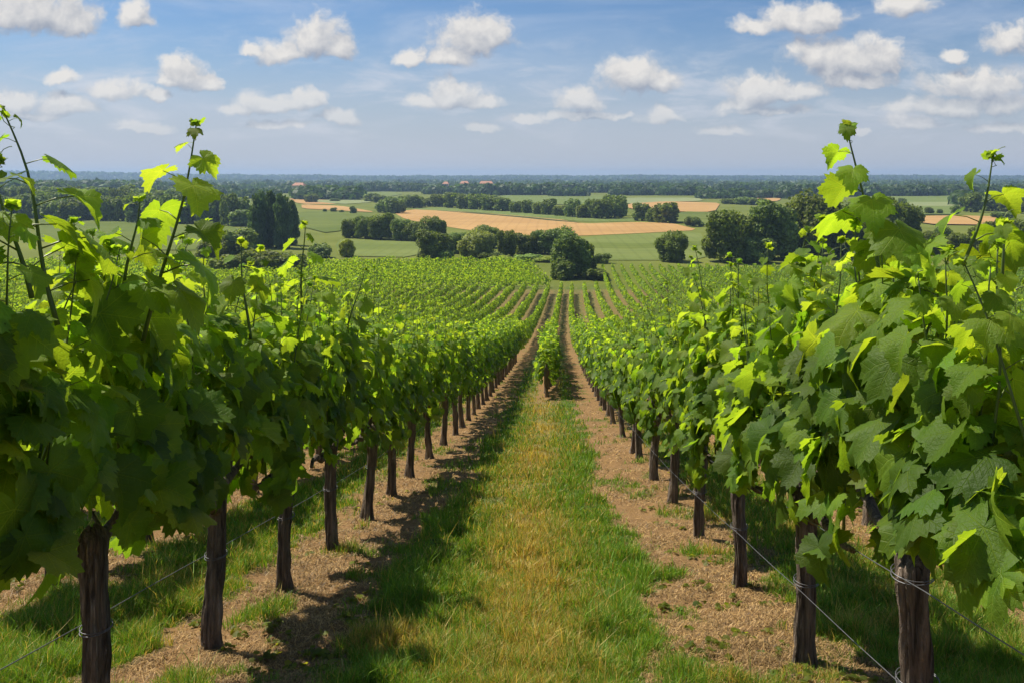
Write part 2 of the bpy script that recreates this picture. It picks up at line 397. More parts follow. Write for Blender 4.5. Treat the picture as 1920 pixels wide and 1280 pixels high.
FIELDS = [
 ('tan', [(736,398),(800,391),(880,399),(960,404),(1040,410),(1090,420),(1190,417),(1260,419),(1313,432),(1200,438),(1085,443),(960,443),(850,428),(760,412)]),
 ('green', [(764,393),(830,389),(920,393),(1060,402),(1200,411),(1190,416),(1100,417),(980,406),(880,398)]),
 ('hedge', [(800,394),(880,399),(980,406.5),(1100,419),(1040,415),(960,407)]),
 ('yel', [(1090,446),(1180,440),(1312,436),(1320,450),(1330,489),(1110,489),(1085,470)]),
 ('dark', [(1085,454),(1200,458),(1320,452),(1322,462),(1200,468),(1100,466)]),
 ('yel', [(640,449),(700,452),(790,455),(780,484),(636,481),(628,460)]),
 ('dark', [(80,406),(230,414),(430,424),(470,440),(440,470),(200,470),(60,450)]),
 ('green', [(405,373),(470,374),(470,392),(412,390)]),
 ('tan', [(540,373),(575,374),(640,377),(630,384),(560,383)]), ('tan', [(565,384),(640,387),(696,397),(700,399),(640,396),(566,392)]),
 ('pale', [(560,376),(680,376),(700,380),(640,384)]), ('pale', [(440,341),(520,343),(520,352),(450,352)]),
 ('dark', [(560,397),(690,400),(700,412),(620,440),(560,425)]),
 ('yel', [(665,361),(740,360),(756,365),(720,371),(664,370)]), ('pale', [(798,374),(822,374),(818,388),(800,386)]),
 ('green', [(935,367),(1040,366),(1140,369),(1140,386),(1020,384),(950,378)]), ('yel', [(1000,367),(1140,367),(1140,371),(1000,371)]),
 ('pale', [(1170,372),(1310,372),(1320,378),(1240,380),(1172,384)]), ('tan', [(1174,384),(1240,379),(1300,380),(1351,382),(1340,399),(1250,398),(1180,393)]),
 ('pale', [(1156,359),(1194,359),(1192,363),(1160,363)]), ('dark', [(1280,398),(1345,400),(1340,425),(1240,416)]),
 ('tan', [(1416,368),(1466,367),(1462,378),(1424,380)]), ('green', [(1610,367),(1790,367),(1800,378),(1800,404),(1700,404),(1650,390)]),
 ('pale', [(1700,381),(1800,380),(1810,388),(1706,388)]), ('tan', [(1716,407),(1800,406),(1870,408),(1860,424),(1730,422)]),
 ('pale', [(1742,345),(1815,345),(1812,349),(1750,349)]), ('tan', [(1890,372),(1960,371),(1960,380),(1900,380)]),
 ('tan', [(288,348),(340,348),(340,351.5),(290,352)]), ('tan', [(436,361),(480,362),(480,366),(440,366)]), ('yel', [(440,343),(500,344),(500,351),(446,351)]),
 ('pale', [(480,354),(560,356),(560,360),(484,359)]), ('green', [(1100,341.5),(1200,341.5),(1190,344),(1110,344)]), ('pale', [(640,346),(700,346),(695,349),(645,349)]),
 ('green', [(620,340),(800,340),(790,342),(630,342)]), ('pale', [(1500,341),(1620,341),(1610,343),(1510,343)])]
for i, (k, poly) in enumerate(FIELDS):
    # round the outline, then triangulate as one n-gon
    pts = [unproj(*p_) for p_ in poly]; out_ = []
    for a_, b_ in zip(pts, pts[1:] + pts[:1]):
        out_ += [(a_[0] * .85 + b_[0] * .15, a_[1] * .85 + b_[1] * .15), ((a_[0] + b_[0]) / 2, (a_[1] + b_[1]) / 2), (a_[0] * .15 + b_[0] * .85, a_[1] * .15 + b_[1] * .85)]
    me = bpy.data.meshes.new('field'); me.from_pydata([(x, y, EYE - FLAT + .05 + .012 * i + .0001 * y) for x, y in out_], [], [list(range(len(out_)))])
    me.materials.append(FM[k]); tag(place('field', me), kind='structure')

# ------------------------------------------------------------------ grape leaves
def leaf_shape(npt, rings, cur, seed, teeth=True):
    """a five-lobed blade: petiole joint at the origin, tip along +y; returns verts, tris, uv"""
    r_ = np.random.default_rng(seed)
    th = (np.arange(npt) + .5) / npt * 2 * pi - pi          # 0 = tip
    ad = np.degrees(np.abs(th)); r = np.zeros(npt)
    for a0, L, wd in ((0, 1.0, 36), (51, .86, 34), (104, .70, 38), (140, .55, 30)):
        d = np.abs(ad - a0) / wd; r = np.maximum(r, L * (1 - .34 * np.minimum(d, 1.5) ** 1.5))
    r = np.where(ad > 158, r * np.clip(1 - (ad - 158) / 22 * .80, .16, 1), r)
    if teeth:
        k = np.arange(npt); r = r * (1 + np.where(k % 2 == 0, .075, -.06) + r_.normal(0, .022, npt))
    x = r * np.sin(th); y = r * np.cos(th)
    V = [np.array([[0, 0]])]
    for s in rings: V.append(np.stack([x * s, y * s], -1))
    V = np.concatenate(V); T = []
    k = np.arange(npt); kn = (k + 1) % npt
    T.append(np.stack([np.zeros(npt, int), 1 + k, 1 + kn], -1)[:-1])      # leave the petiole notch open
    for q_ in range(len(rings) - 1):
        a = 1 + q_ * npt; b = a + npt
        T.append(np.stack([a + k, b + k, b + kn], -1)[:-1]); T.append(np.stack([a + k, b + kn, a + kn], -1)[:-1])
    T = np.concatenate(T)[:, ::-1]
    X, Y = V[:, 0], V[:, 1]; R = np.hypot(X, Y); A = np.arctan2(X, Y)
    fold, droop, wav, tw = cur
    Z = fold * np.abs(X) ** 1.2 - droop * R ** 2 * .6 + wav * R ** 2 * np.sin(A * 3 + seed) + tw * X * Y + wav * .7 * R ** 3 * np.sin(A * 7 + seed * 2) - .10 * np.cos(np.clip(A * 3.5, -9, 9)) * R * .5
    return np.stack([X, Y, Z], -1) * .55, T, V
CUR = [(.30, .45, .10, .0), (.10, .6, .14, .15), (-.15, .5, .12, -.1), (.42, .2, .10, .1), (.0, .75, .16, -.15), (.25, .9, .10, .2), (-.25, .25, .15, .0), (.55, .6, .12, -.05)]
LOD = {0: [leaf_shape(50, (.5, .82, 1.0), c, 11 + i) for i, c in enumerate(CUR)],
       1: [leaf_shape(26, (.6, 1.0), c, 31 + i) for i, c in enumerate(CUR[:6])],
       2: [leaf_shape(9, (1.0,), c, 51 + i, False) for i, c in enumerate(CUR[:4])]}
def add_leaves(G, pos, nrm, tip, size, colr, lod):
    pr = LOD[lod]; pick = rng.integers(0, len(pr), len(pos))
    nrm = nrm / np.linalg.norm(nrm, axis=1)[:, None]
    tip = tip - nrm * (tip * nrm).sum(1)[:, None]; tip /= np.linalg.norm(tip, axis=1)[:, None] + 1e-9
    sd = np.cross(tip, nrm)
    for k, (V, T, UV) in enumerate(pr):
        s = pick == k; n = s.sum()
        if not n: continue
        Rm = np.stack([sd[s], tip[s], nrm[s]], -1)                  # n,3,3
        v = np.einsum('nij,vj->nvi', Rm, V) * size[s][:, None, None] + pos[s][:, None]
        tt = (T[None] + (np.arange(n) * len(V))[:, None, None]).reshape(-1, 3)
        G.add(v.reshape(-1, 3), None, tt, np.repeat(colr[s], len(V), 0), np.tile(UV, (n, 1)))
MAT = np.array([.092, .172, .018]); MID = np.array([.155, .248, .018]); YNG = np.array([.190, .310, .030])
def leaf_cols(age, n):
    """age 0 mature .. 1 young tip"""
    age = np.clip(age, 0, 1)[:, None]
    c = np.where(age < .5, MAT + (MID - MAT) * age * 2, MID + (YNG - MID) * (age * 2 - 1))
    return c * rng.uniform(.68, 1.35, (n, 1)) * (1 + rng.normal(0, 1, (n, 1)) * np.array([.10, .02, .10]))

def shoot_path(base, top, n=12, wob=.03):
    base = np.array(base, float); top = np.array(top, float); t_ = np.linspace(0, 1, n)[:, None]
    p_ = base + (top - base) * t_; L = np.linalg.norm(top - base)
    ph = rng.uniform(0, 6, 2)
    p_[:, 0] += wob * L * np.sin(t_[:, 0] * 5 + ph[0]) * t_[:, 0]; p_[:, 1] += wob * L * np.sin(t_[:, 0] * 6 + ph[1]) * t_[:, 0]
    p_ += (top - p_[-1]) * t_ ** 2
    return p_
def add_shoot(Gc, Gl, base, top, r0, lod, leaf0=.16, tipage=1.0, spacing=.09, start=0.0, face=None, seg=6):
    """a cane with alternating leaves on petioles that shrink towards the tip"""
    p_ = shoot_path(base, top); n = len(p_); L = np.linalg.norm(np.diff(p_, axis=0), axis=1).sum()
    zig = np.linspace(0, 1, n)
    Gc.tube(p_, r0 * (1 - .72 * zig), seg, (.085, .13, .022))
    k = max(3, int(L / spacing)); ph = rng.uniform(0, 6.28)
    P_, N_, T_, S_, A_ = [], [], [], [], []
    for i in range(k):
        u = start + (1 - start) * (i + .6) / k
        if u > .985: u = .985
        f_ = u * (n - 1); a_ = int(min(f_, n - 2)); o_ = p_[a_] + (p_[a_ + 1] - p_[a_]) * (f_ - a_)
        ang = ph + pi * i + rng.uniform(-.7, .7)
        out_ = np.array([cos(ang), sin(ang), rng.uniform(.2, .7)])
        if face is not None: out_ = out_ + np.array(face) * .5
        out_ /= np.linalg.norm(out_); sz = leaf0 * (1 - .80 * max(0, u - .25) ** 1.6 / .75 ** 1.6) * rng.uniform(.8, 1.15)
        pl = sz * .6; e_ = o_ + out_ * pl + np.array([0, 0, -.06 * pl])
        Gc.tube(np.array([o_, (o_ + e_) / 2 + np.array([0, 0, .07 * pl]), e_]), np.array([1, .8, .7]) * max(.0011, .013 * sz), 4, (.12, .16, .03))
        h_ = out_.copy(); h_[2] = 0; h_ /= np.linalg.norm(h_) + 1e-6
        P_.append(e_); T_.append(h_ + np.array([0, 0, rng.uniform(-1.3, .05)])); N_.append(np.array([0, 0, 1.0]) + h_ * rng.uniform(.3, 1.1) + rng.normal(0, .25, 3))
        S_.append(sz); A_.append(.35 + .65 * u * tipage + rng.normal(0, .08))
    for q_ in range(5):                                             # the growing tip
        ang = rng.uniform(0, 6.28); P_.append(p_[-1] + rng.normal(0, .006, 3)); T_.append(np.array([cos(ang), sin(ang), rng.uniform(0, 1.2)]))
        N_.append(np.array([-cos(ang), -sin(ang), .8])); S_.append(leaf0 * rng.uniform(.13, .26)); A_.append(1.05)
    # tendril
    tn = np.linspace(0, 1, 10); b_ = p_[-2]; d_ = rng.normal(0, 1, 2)
    Gc.tube(b_ + np.stack([d_[0] * .03 * tn + .012 * np.sin(tn * 9), d_[1] * .03 * tn, .06 * leaf0 / .16 * tn + .01 * np.cos(tn * 9)], -1), .0011, 4, (.16, .22, .05))
    A_ = np.array(A_)
    add_leaves(Gl, np.array(P_), np.array(N_), np.array(T_), np.array(S_), leaf_cols(A_, len(A_)), lod)

def foliage(Gl, Gc, seed, lod, n_leaf, d=1.2, size=.20, top=1.52, bot=.76, thick=.215, hcap=.55):
    """leaf wall of one vine around local origin (trunk base), row along y"""
    global rng
    keep = rng; rng = np.random.default_rng(seed)
    def lump(y, z, k): return vnoise(np.stack([y * 2.2 + k * 9, z * 2.4, np.full_like(y, seed * 3.1)], -1), 5)
    n = n_leaf
    s = rng.choice([-1, 1], n)
    y = rng.uniform(-d / 2 - .08, d / 2 + .08, n); u = rng.uniform(0, 1, n)
    bt = bot + (lump(y, y * 0, 3) - .5) * .30; tp = top + .10 + (lump(y, y * 0 + 7, 5) - .5) * .42 - .42 * (np.abs(y) / (d / 2)) ** 2
    z = bt + (tp - bt) * u ** .92
    prof = np.sqrt(np.clip(1 - np.abs(2 * u - .85) ** 3 * .75, .05, 1))
    dep = rng.uniform(.35, 1, n) ** .6
    x = s * thick * (1.08 - .42 * u) * prof * dep * (.70 + .6 * lump(y, z, 1 + (s > 0)))
    o = np.stack([s.astype(float), rng.normal(0, .35, n), np.zeros(n)], -1)
    a_ = rng.uniform(-.1, 1.2, n) + .7 * (u > .85)
    nr = o * np.cos(a_)[:, None] + np.array([0, 0, 1.0]) * np.sin(a_)[:, None] + rng.normal(0, .22, (n, 3))
    tp_ = np.stack([o[:, 0] * rng.uniform(0, .8, n), rng.normal(0, .55, n), -np.abs(rng.normal(.9, .3, n))], -1)
    age = np.clip(rng.normal(.12, .16, n) + .98 * np.clip((u - .30) / .70, 0, 1) ** 1.35, 0, 1)
    sz = size * rng.uniform(.5, 1.25, n) * (1 - .45 * np.clip((u - .7) / .3, 0, 1))
    add_leaves(Gl, np.stack([x, y, z], -1) - tp_ * sz[:, None] * .2, nr, tp_, sz, leaf_cols(age, n), lod)
    # upright shoots poking out of the top
    ns = {0: 11, 1: 11, 2: 10}[lod]
    for k in range(ns):
        yb = -d / 2 + d * (k + rng.uniform(.2, .8)) / ns; h_ = top + rng.uniform(.02, .42) + (rng.uniform(.12, .34) if rng.random() < .28 else 0); h_ = min(h_, top + hcap - rng.uniform(0, .12))
        b_ = (rng.normal(0, .06), yb, bot + .05 if lod == 0 else top - .45); t_ = (rng.normal(0, .12), yb + rng.normal(0, .08), h_)
        if lod < 2: add_shoot(Gc, Gl, b_, t_, .0065 if lod == 0 else .006, lod, size * .82, .9, .09 if lod == 0 else .11, .35 if lod == 0 else .2, seg=6 if lod == 0 else 4)
        else:
            m_ = 9; uu = np.linspace(.3, 1, m_)[:, None]; pp = np.array(b_) + (np.array(t_) - np.array(b_)) * uu + rng.normal(0, .03, (m_, 3))
            add_leaves(Gl, pp, rng.normal(0, .5, (m_, 3)) + np.array([0, 0, .8]), rng.normal(0, 1, (m_, 3)), size * (.95 - .6 * uu[:, 0]), leaf_cols(.5 + .5 * uu[:, 0], m_), lod)
    rng = keep

def trunk_geo(seed, H=.78, r=.060, seg=40, rings=60, lean=(0, 0)):
    th = np.arange(seg) * 2 * pi / seg; zz = np.linspace(-.06, H, rings); Zg, Tg = np.meshgrid(zz, th, indexing='ij')
    tw = Tg + .5 * Zg + seed
    n1 = vnoise(np.stack([np.cos(tw) * 4.2, np.sin(tw) * 4.2, Zg * 3.0 + seed * 5], -1), seed)
    n2 = vnoise(np.stack([np.cos(tw) * 9.5, np.sin(tw) * 9.5, Zg * 6 + seed * 5], -1), seed + 3)
    n3 = vnoise(np.stack([np.cos(tw) * 1.3 + 4, np.sin(tw) * 1.3, Zg * 5 + seed * 9], -1), seed + 5)
    base = r * (1 + .55 * np.exp(-(Zg + .03) / .06) * (0.7 + .6 * n3) + .24 * np.clip((Zg - H + .22) / .22, 0, 1) ** 1.5 * (.3 + 1.2 * n3))
    R = base * (1 + .34 * (n3 - .5)) + r * (.42 * (n1 - .5) + .34 * (np.abs(n2 - .5) * 2 - .5))
    cx = lean[0] * Zg / H + .010 * np.sin(Zg * 6 + seed) - .010 * math.sin(seed); cyy = lean[1] * Zg / H + .010 * np.cos(Zg * 5 + seed * 2)
    R = R * np.sqrt(np.clip((H + .004 - Zg) / .045, .02, 1)); Zg = Zg + np.clip((Zg - H + .12) / .12, 0, 1) * (n3 - .45) * .10
    V = np.stack([cx + R * np.cos(Tg), cyy + R * np.sin(Tg), Zg], -1).reshape(-1, 3)
    i = np.arange(rings - 1)[:, None] * seg; j = np.arange(seg)[None]; jn = (j + 1) % seg
    Q = np.stack([i + j, i + jn, i + seg + jn, i + seg + j], -1).reshape(-1, 4)
    V = np.concatenate([V, [[cx[-1, 0], cyy[-1, 0], V[-seg:, 2].mean()]]]); b = (rings - 1) * seg; j = np.arange(seg)
    T = np.stack([np.full(seg, len(V) - 1), b + j, b + (j + 1) % seg], -1)
    return V, Q, T
def arm_mesh(seed, s, H, d, seg=10):
    r_ = np.random.default_rng(seed + 900 + s); G = Geo()
    n = 9; t_ = np.linspace(0, 1, n)
    p_ = np.stack([r_.normal(0, .010, n), s * (.0 + d * .47 * t_), H - .10 + .11 * np.sqrt(t_) + r_.normal(0, .008, n)], -1)
    G.tube(p_, (.032 - .020 * t_) * r_.uniform(.85, 1.2, n), seg)
    for k in range(3):                                               # pruned spurs near the head
        a = r_.uniform(0, 6.28); b_ = p_[k + 1]; e_ = b_ + np.array([.06 * cos(a), s * .04, r_.uniform(.05, .13)])
        G.tube(np.array([b_, (b_ + e_) / 2 + r_.normal(0, .008, 3), e_]), np.array([.012, .009, .006]), 6)
    return G.build('cordon_arm', M_BARK, link=False)

# ---- prototypes
D_L, D_R = 1.16, 1.44
def vine_proto(seed, lod, n_leaf, size):
    Gl, Gc = Geo(), Geo(); foliage(Gl, Gc, seed, lod, n_leaf, 1.3, size, bot={1: .70, 2: .64}[lod])
    fm = Gl.build('foliage', M_LEAF if lod < 2 else M_LEAF_FAR, uv=lod < 2, link=False)
    cm = Gc.build('shoots', M_CANE, link=False) if Gc.n else None
    Gt = Geo(); seg, rg = {0: (44, 70), 1: (24, 30), 2: (10, 8)}[lod]
    v, q_, t_ = trunk_geo(seed, .80, .043, seg, rg, lean=(rng.normal(0, .015), rng.normal(0, .03))); Gt.add(v, q_, t_)
    tm = Gt.build('trunk', M_BARK, link=False)
    am = None
    if lod < 2: am = [arm_mesh(seed, s_, .80, 1.2, 6) for s_ in (-1, 1)]
    return dict(foliage=fm, shoots=cm, trunk=tm, cordon_arm=am)
PROTO = {0: [], 1: [vine_proto(100 + i, 1, 250, .20) for i in range(5)], 2: [vine_proto(200 + i, 2, 270, .20) for i in range(6)]}

ORD = ['first', 'second', 'third', 'fourth', 'fifth', 'sixth', 'seventh', 'eighth', 'ninth', 'tenth', 'eleventh', 'twelfth', 'thirteenth', 'fourteenth', 'fifteenth', 'sixteenth', 'seventeenth', 'eighteenth', 'nineteenth', 'twentieth']
def ordn(k):
    if k < 20: return ORD[k]
    tens = ['', '', 'twenty', 'thirty', 'forty', 'fifty', 'sixty', 'seventy', 'eighty', 'ninety']; kk = k + 1
    return tens[kk // 10] + '-' + ORD[kk % 10 - 1] if kk % 10 else {20: 'twentieth', 30: 'thirtieth', 40: 'fortieth', 50: 'fiftieth', 60: 'sixtieth', 70: 'seventieth', 80: 'eightieth', 90: 'ninetieth'}[kk]
# candidate vines: (row kind, index of row, X, Y)
cand = []
def in_view(X, Y, m=140): px = CX + F * X / Y; return -m < px < 1920 + m
LY = [1.98, 3.12, 4.28, 5.42, 6.58, 7.85, 9.05, 10.2, 11.8, 13.4, 14.95]
LY += [LY[-1] + 1.2 * (i + 1) for i in range(76)]
RY = [2.82, 4.06, 5.46, 6.95, 8.55, 10.05, 11.8, 12.5, 14.6, 16.9]; RY += [RY[-1] + 1.3 * (i + 1) for i in range(70)]
CYY = [23.0 + 1.25 * i for i in range(66)]
for Y in LY: cand.append(('left', 0, -1.6, Y, .75 if Y < 60 else 1))
for Y in RY: cand.append(('right', 0, 1.13, Y, .75))
for Y in CYY: cand.append(('centre', 0, ROW_C, Y, .8))
for k in range(1, 40):
    for Y in np.arange(2.6 + .37 * (k % 3), 60, 1.25):
        if in_view(ROW_L[k] , Y, 40) and Y > 4.2: cand.append(('left', k, ROW_L[k], Y, 1.0))
    for Y in np.arange(5.9 + .37 * (k % 3), 60, 1.25):
        if in_view(ROW_R[k], Y, 40) and Y > 6.5: cand.append(('right', k, ROW_R[k], Y, 1.0))
cand.sort(key=lambda c: c[3] * c[4]); ind = cand[:300]
placed = {}
for kind, k, X, Y, _ in ind: placed.setdefault((kind, k), []).append((X, Y))
vines = {}
for (kind, k), lst in sorted(placed.items(), key=lambda a: (a[0][0], a[0][1])):
    lst.sort(key=lambda a: a[1])
    for i, (X, Y) in enumerate(lst):
        x = X + float(bend(Y)) + (random.uniform(-.07, .07) if kind == 'centre' else 0); z = float(gz(Y)) + .0
        lod = 0 if Y < 7.2 and k == 0 else (1 if Y < 15 else 2)
        e = bpy.data.objects.new('grapevine', None); col.objects.link(e); e.location = (x, Y, z)
        rowd = {'left': 'the row left of the grass path', 'right': 'the row right of the grass path', 'centre': 'the middle row down the path'}[kind]
        if k: rowd = 'the %s row %s of the path' % (ordn(k), kind)
        tag(e, '%s grapevine from the camera in %s' % (ordn(i), rowd), 'grapevine', 'grapevines planted in rows on the slope')
        flip = pi if (i * 7 + k * 3) % 2 else 0
        if lod == 0: pr = None
        else: pr = PROTO[lod][(i * 5 + k * 2 + (i // 5)) % len(PROTO[lod])]
        vines[(kind, k, i)] = (e, x, Y, z)
        if pr:
            sc = (D_R if kind == 'right' and k == 0 else 1.2) / 1.22
            s3 = (random.uniform(.92, 1.08) * (1.3 if kind == 'centre' else 1), sc, random.uniform(.94, 1.06))
            for nm in ('trunk', 'cordon_arm', 'foliage', 'shoots'):
                if pr[nm] is None: continue
                if nm == 'cordon_arm':
                    for a_ in pr[nm]: place(nm, a_, e, rz=flip, scale=(1, s3[1], 1))
                    continue
                o = place(nm, pr[nm], e, (0, 0, -.15 if kind == 'centre' and nm == 'foliage' else 0), rz=flip, scale=(1.0, 1.0, 1.0) if nm == 'trunk' else s3)
                if nm == 'trunk': o.rotation_euler = (random.uniform(-.03, .03), random.uniform(-.03, .03), random.uniform(0, 6))
        else:
            d = D_L if kind == 'left' else D_R
            sd = int(Y * 10) + (0 if kind == 'left' else 500)
            Gl, Gc = Geo(), Geo()
            foliage(Gl, Gc, sd, 0, int((168 if kind == 'left' else 190) * d), d, .245 if Y < 5 else .225, (1.58 if Y < 3.5 and kind == 'left' else 1.52), ((.92 if kind == 'left' else 1.02) if Y < 3.5 else .80), .19, .26 if Y < 3.5 else .50)
            # the tall shoots seen against the valley and the sky
            Gt = Geo(); rr = {3.12: .041, 4.28: .041, 2.82: .047, 4.06: .043}.get(Y, .039)
            ln = {('left', 0): (.01, 0), ('left', 1): (.03, 0), ('left', 2): (-.01, .02), ('right', 0): (.0, 0), ('right', 1): (.01, .02)}.get((kind, i), (.01, 0))
            v, q_, t_ = trunk_geo(sd, .78, rr, 56, 90, lean=ln); Gt.add(v, q_, t_); tk = Gt.build('trunk', M_BARK, e)
            for s_ in (-1, 1):
                if not (s_ == -1 and Y < 3.5) and Y > 2: place('cordon_arm', arm_mesh(sd, s_, .78, d), e)
            e['_g'] = 0; vines[(kind, k, i)] = (e, x, Y, z, Gl, Gc)
# named tall shoots: (row, vine index, px/py of base, px/py of tip, row-plane X, leaf size)
TALL = [('left', 0, 108, 610, 8, 212, -1.45, .17), ('left', 1, 268, 640, 368, 234, -1.45, .19), ('left', 1, 60, 560, -10, 300, -1.5, .17), ('left', 2, 470, 640, 452, 452, -1.5, .15),
        ('left', 3, 565, 600, 572, 418, -1.55, .16), ('left', 4, 640, 660, 684, 504, -1.55, .14), ('left', 5, 715, 640, 728, 545, -1.55, .13),
        ('right', 0, 1672, 640, 1587, 238, 1.15, .20), ('right', 0, 1765, 620, 1862, 290, 1.25, .17), ('right', 1, 1488, 620, 1516, 430, 1.15, .15),
        ('right', 2, 1392, 640, 1384, 490, 1.15, .15), ('right', 2, 1302, 610, 1296, 482, 1.15, .14), ('right', 0, 1870, 600, 1888, 420, 1.3, .15), ('left', 1, 225, 600, 262, 372, -1.5, .15)]
for row, i, bx, by, tx, ty, X, ls in TALL:
    rec = vines.get((row, 0, i))
    if not rec or len(rec) < 6: continue
    e, x, Y0, z, Gl, Gc = rec
    Y = F * X / (bx - CX); bz = EYE - (by - CY) * Y / F; tz = EYE - (ty - CY) * Y / F; txx = (tx - CX) * Y / F
    st = np.random.default_rng(int(bx)); keep = rng; rng = st
    add_shoot(Gc, Gl, (X - x, Y - Y0, bz - z), (txx - x, Y - Y0, tz - z), .0085, 0, ls * 1.35, 1.1, .068, .10)
    rng = keep
for key, rec in vines.items():
    if len(rec) == 6:
        e, x, Y0, z, Gl, Gc = rec; Gl.build('foliage', M_LEAF, e, uv=True); Gc.build('shoots', M_CANE, e)
        if '_g' in e: del e['_g']

# ---- trellis wires and the ties that hold them to the trunks
def wire_run(X, h, y0, y1, lab, r=.0022, off=.0):
    ys = np.arange(y0, y1, .4); G = Geo()
    zz = gz(ys) + h - .006 * np.sin((ys % 1.3) / 1.3 * pi)
    G.tube(np.stack([X + off + bend(ys), ys, zz], -1), r, 6); tag(G.build('trellis_wire', M_WIRE), lab, 'wire', 'trellis wires strung along the vine rows')
wire_run(-1.6, .44, .9, 40, 'low trellis wire crossing the dark trunks of the row left of the path', .0018, -.052)
wire_run(1.13, .37, 1.2, 40, 'low trellis wire crossing the dark trunks of the row right of the path', .0018, -.056)
wire_run(1.13, .70, 1.0, 40, 'upper trellis wire just under the leaves of the row right of the path', .0018, -.06)
wire_run(1.62, .62, 1.2, 6.5, 'short dark wire behind the nearest right-hand trunk', .0018)
for key in [('left', i, .44, -.0) for i in range(1, 6)] + [('right', i, .37, 0) for i in range(0, 4)] + [('right', 0, .70, 0)]:
    rec = vines.get((key[0], 0, key[1]))
    if not rec: continue
    G = Geo(); th = np.linspace(0, 2 * pi, 25); tk_ = [c_ for c_ in rec[0].children if c_.name.startswith('trunk')][0]
    co_ = np.array([v_.co[:] for v_ in tk_.data.vertices if abs(v_.co[2] - key[2]) < .012]); c0_ = co_.mean(0)
    rr = float(np.hypot(*(co_ - c0_)[:, :2].T).max()) + .003
    G.tube(np.stack([c0_[0] + rr * np.cos(th), c0_[1] + rr * np.sin(th), key[2] + .006 * np.sin(th + 1)], -1), .0018, 6)
    G.tube(np.stack([c0_[0] + rr * np.cos(th), c0_[1] + rr * np.sin(th), key[2] + .010 + .004 * np.sin(th)], -1), .0015, 6)
    G.build('wire_tie', M_WIRE, [c_ for c_ in rec[0].children if c_.name.startswith('trunk')][0])

# ------------------------------------------------------------------ the rest of the vineyard, one mass
def rows_mass():
    used = {}
    for (kind, k), lst in placed.items(): used[(kind, k)] = max(y for _, y in lst) + .6
    G = Geo(); P_, S_, N_, T_, A_ = [], [], [], [], []
    def seg_leaves(x0, y0, x1, y1, dens_k=1.0, w_=.24, age=.38, h0=.5, h1=1.65):
        L = math.hypot(x1 - x0, y1 - y0); Ym = (y0 + y1) / 2
        if h1 > 1.5: f_ = min(1, max(0, (Ym - 28) / 35)); h1 = 1.70 - .42 * f_; w_ = .24 - .07 * f_
        den = np.clip(4200 / Ym, 45, 140) * dens_k; n = int(L * den)
        if n < 1: return
        u = rng.uniform(0, 1, n); x = x0 + (x1 - x0) * u; y = y0 + (y1 - y0) * u
        lum = vnoise(np.stack([x * 1.1, y * 1.1, x * 0 + 3], -1), 8)
        v = rng.uniform(0, 1, n); top = h1 + (lum - .5) * .5
        z = gz(y) + h0 + (top - h0) * v ** .8
        nx_, ny_ = (y1 - y0) / L, -(x1 - x0) / L; s = rng.choice([-1, 1], n)
        off = s * w_ * rng.uniform(.4, 1, n) * (1 - .45 * v ** 3)
        P_.append(np.stack([x + nx_ * off, y + ny_ * off, z], -1)); S_.append(np.clip(.19 + (Ym - 30) * .0010, .19, .28) * rng.uniform(.7, 1.25, n))
        N_.append(np.stack([nx_ * s, ny_ * s, rng.uniform(.0, 1.3, n)], -1) + rng.normal(0, .35, (n, 3)))
        T_.append(rng.normal(0, .6, (n, 3)) + np.array([0, 0, -.7])); A_.append(age + .30 * v ** 2 + rng.normal(0, .06, n) + .12 * (lum - .5))
    def run(kind, k, X, yend):
        y = used.get((kind, k), None)
        if y is None: y = max(4.5, abs(X) * F / (CX + 90 if kind == 'left' else 975))
        y = max(y, abs(X) * F / (CX + 60 if kind == 'left' else 945))
        while y < yend:
            y2 = min(y + 3, yend); seg_leaves(X + float(bend(y)), y, X + float(bend(y2)), y2); y = y2
    run('left', 0, -1.6, 107); run('right', 0, 1.13, 107); run('centre', 0, ROW_C, 107)
    for k in range(1, 55):
        run('left', k, ROW_L[k], 107 + (k % 4) * .4)
        run('right', k, ROW_R[k], (136 + (k % 3) * .4) if ROW_R[k] > 4.5 else 110)
    # the neighbouring plot, its rows lying across the slope
    a = radians(40); dx, dy = sin(a), cos(a)
    for s in np.arange(-130, 150, 2.1):
        bx, by = s * cos(a), 126 - s * sin(a)
        for u in np.arange(-120, 120, 4):
            x, y = bx + dx * u, by + dy * u; x2, y2 = bx + dx * (u + 4), by + dy * (u + 4)
            if 110 < y < 146 - .02 * abs(x) and x < -1.5 - (y - 110) * .1 and x > -90 and in_view(x, y, 60): seg_leaves(x, y, x2, y2, .8, .34, .22, .25, 1.45)
    P__, N__, T__, S__, A__ = map(np.concatenate, (P_, N_, T_, S_, A_))
    pr = []
    V = np.array([[0, -.45, 0], [.5, 0, .12], [0, .55, -.06], [-.5, 0, .12]]); Tt = np.array([[0, 1, 2], [0, 2, 3]])
    nn = N__ / np.linalg.norm(N__, axis=1)[:, None]; tt = T__ - nn * (T__ * nn).sum(1)[:, None]; tt /= np.linalg.norm(tt, axis=1)[:, None]
    R_ = np.stack([np.cross(tt, nn), tt, nn], -1); v = np.einsum('nij,vj->nvi', R_, V) * S__[:, None, None] + P__[:, None]
    n = len(P__); G.add(v.reshape(-1, 3), None, (Tt[None] + (np.arange(n) * 4)[:, None, None]).reshape(-1, 3), np.repeat(leaf_cols(A__, n), 4, 0))
    o = G.build('vineyard_rows', M_LEAF_FAR, smooth=False); print('mass leaves', n)
    tag(o, 'distant grapevine rows running down into the valley', 'vineyard', kind='stuff')
rows_mass()

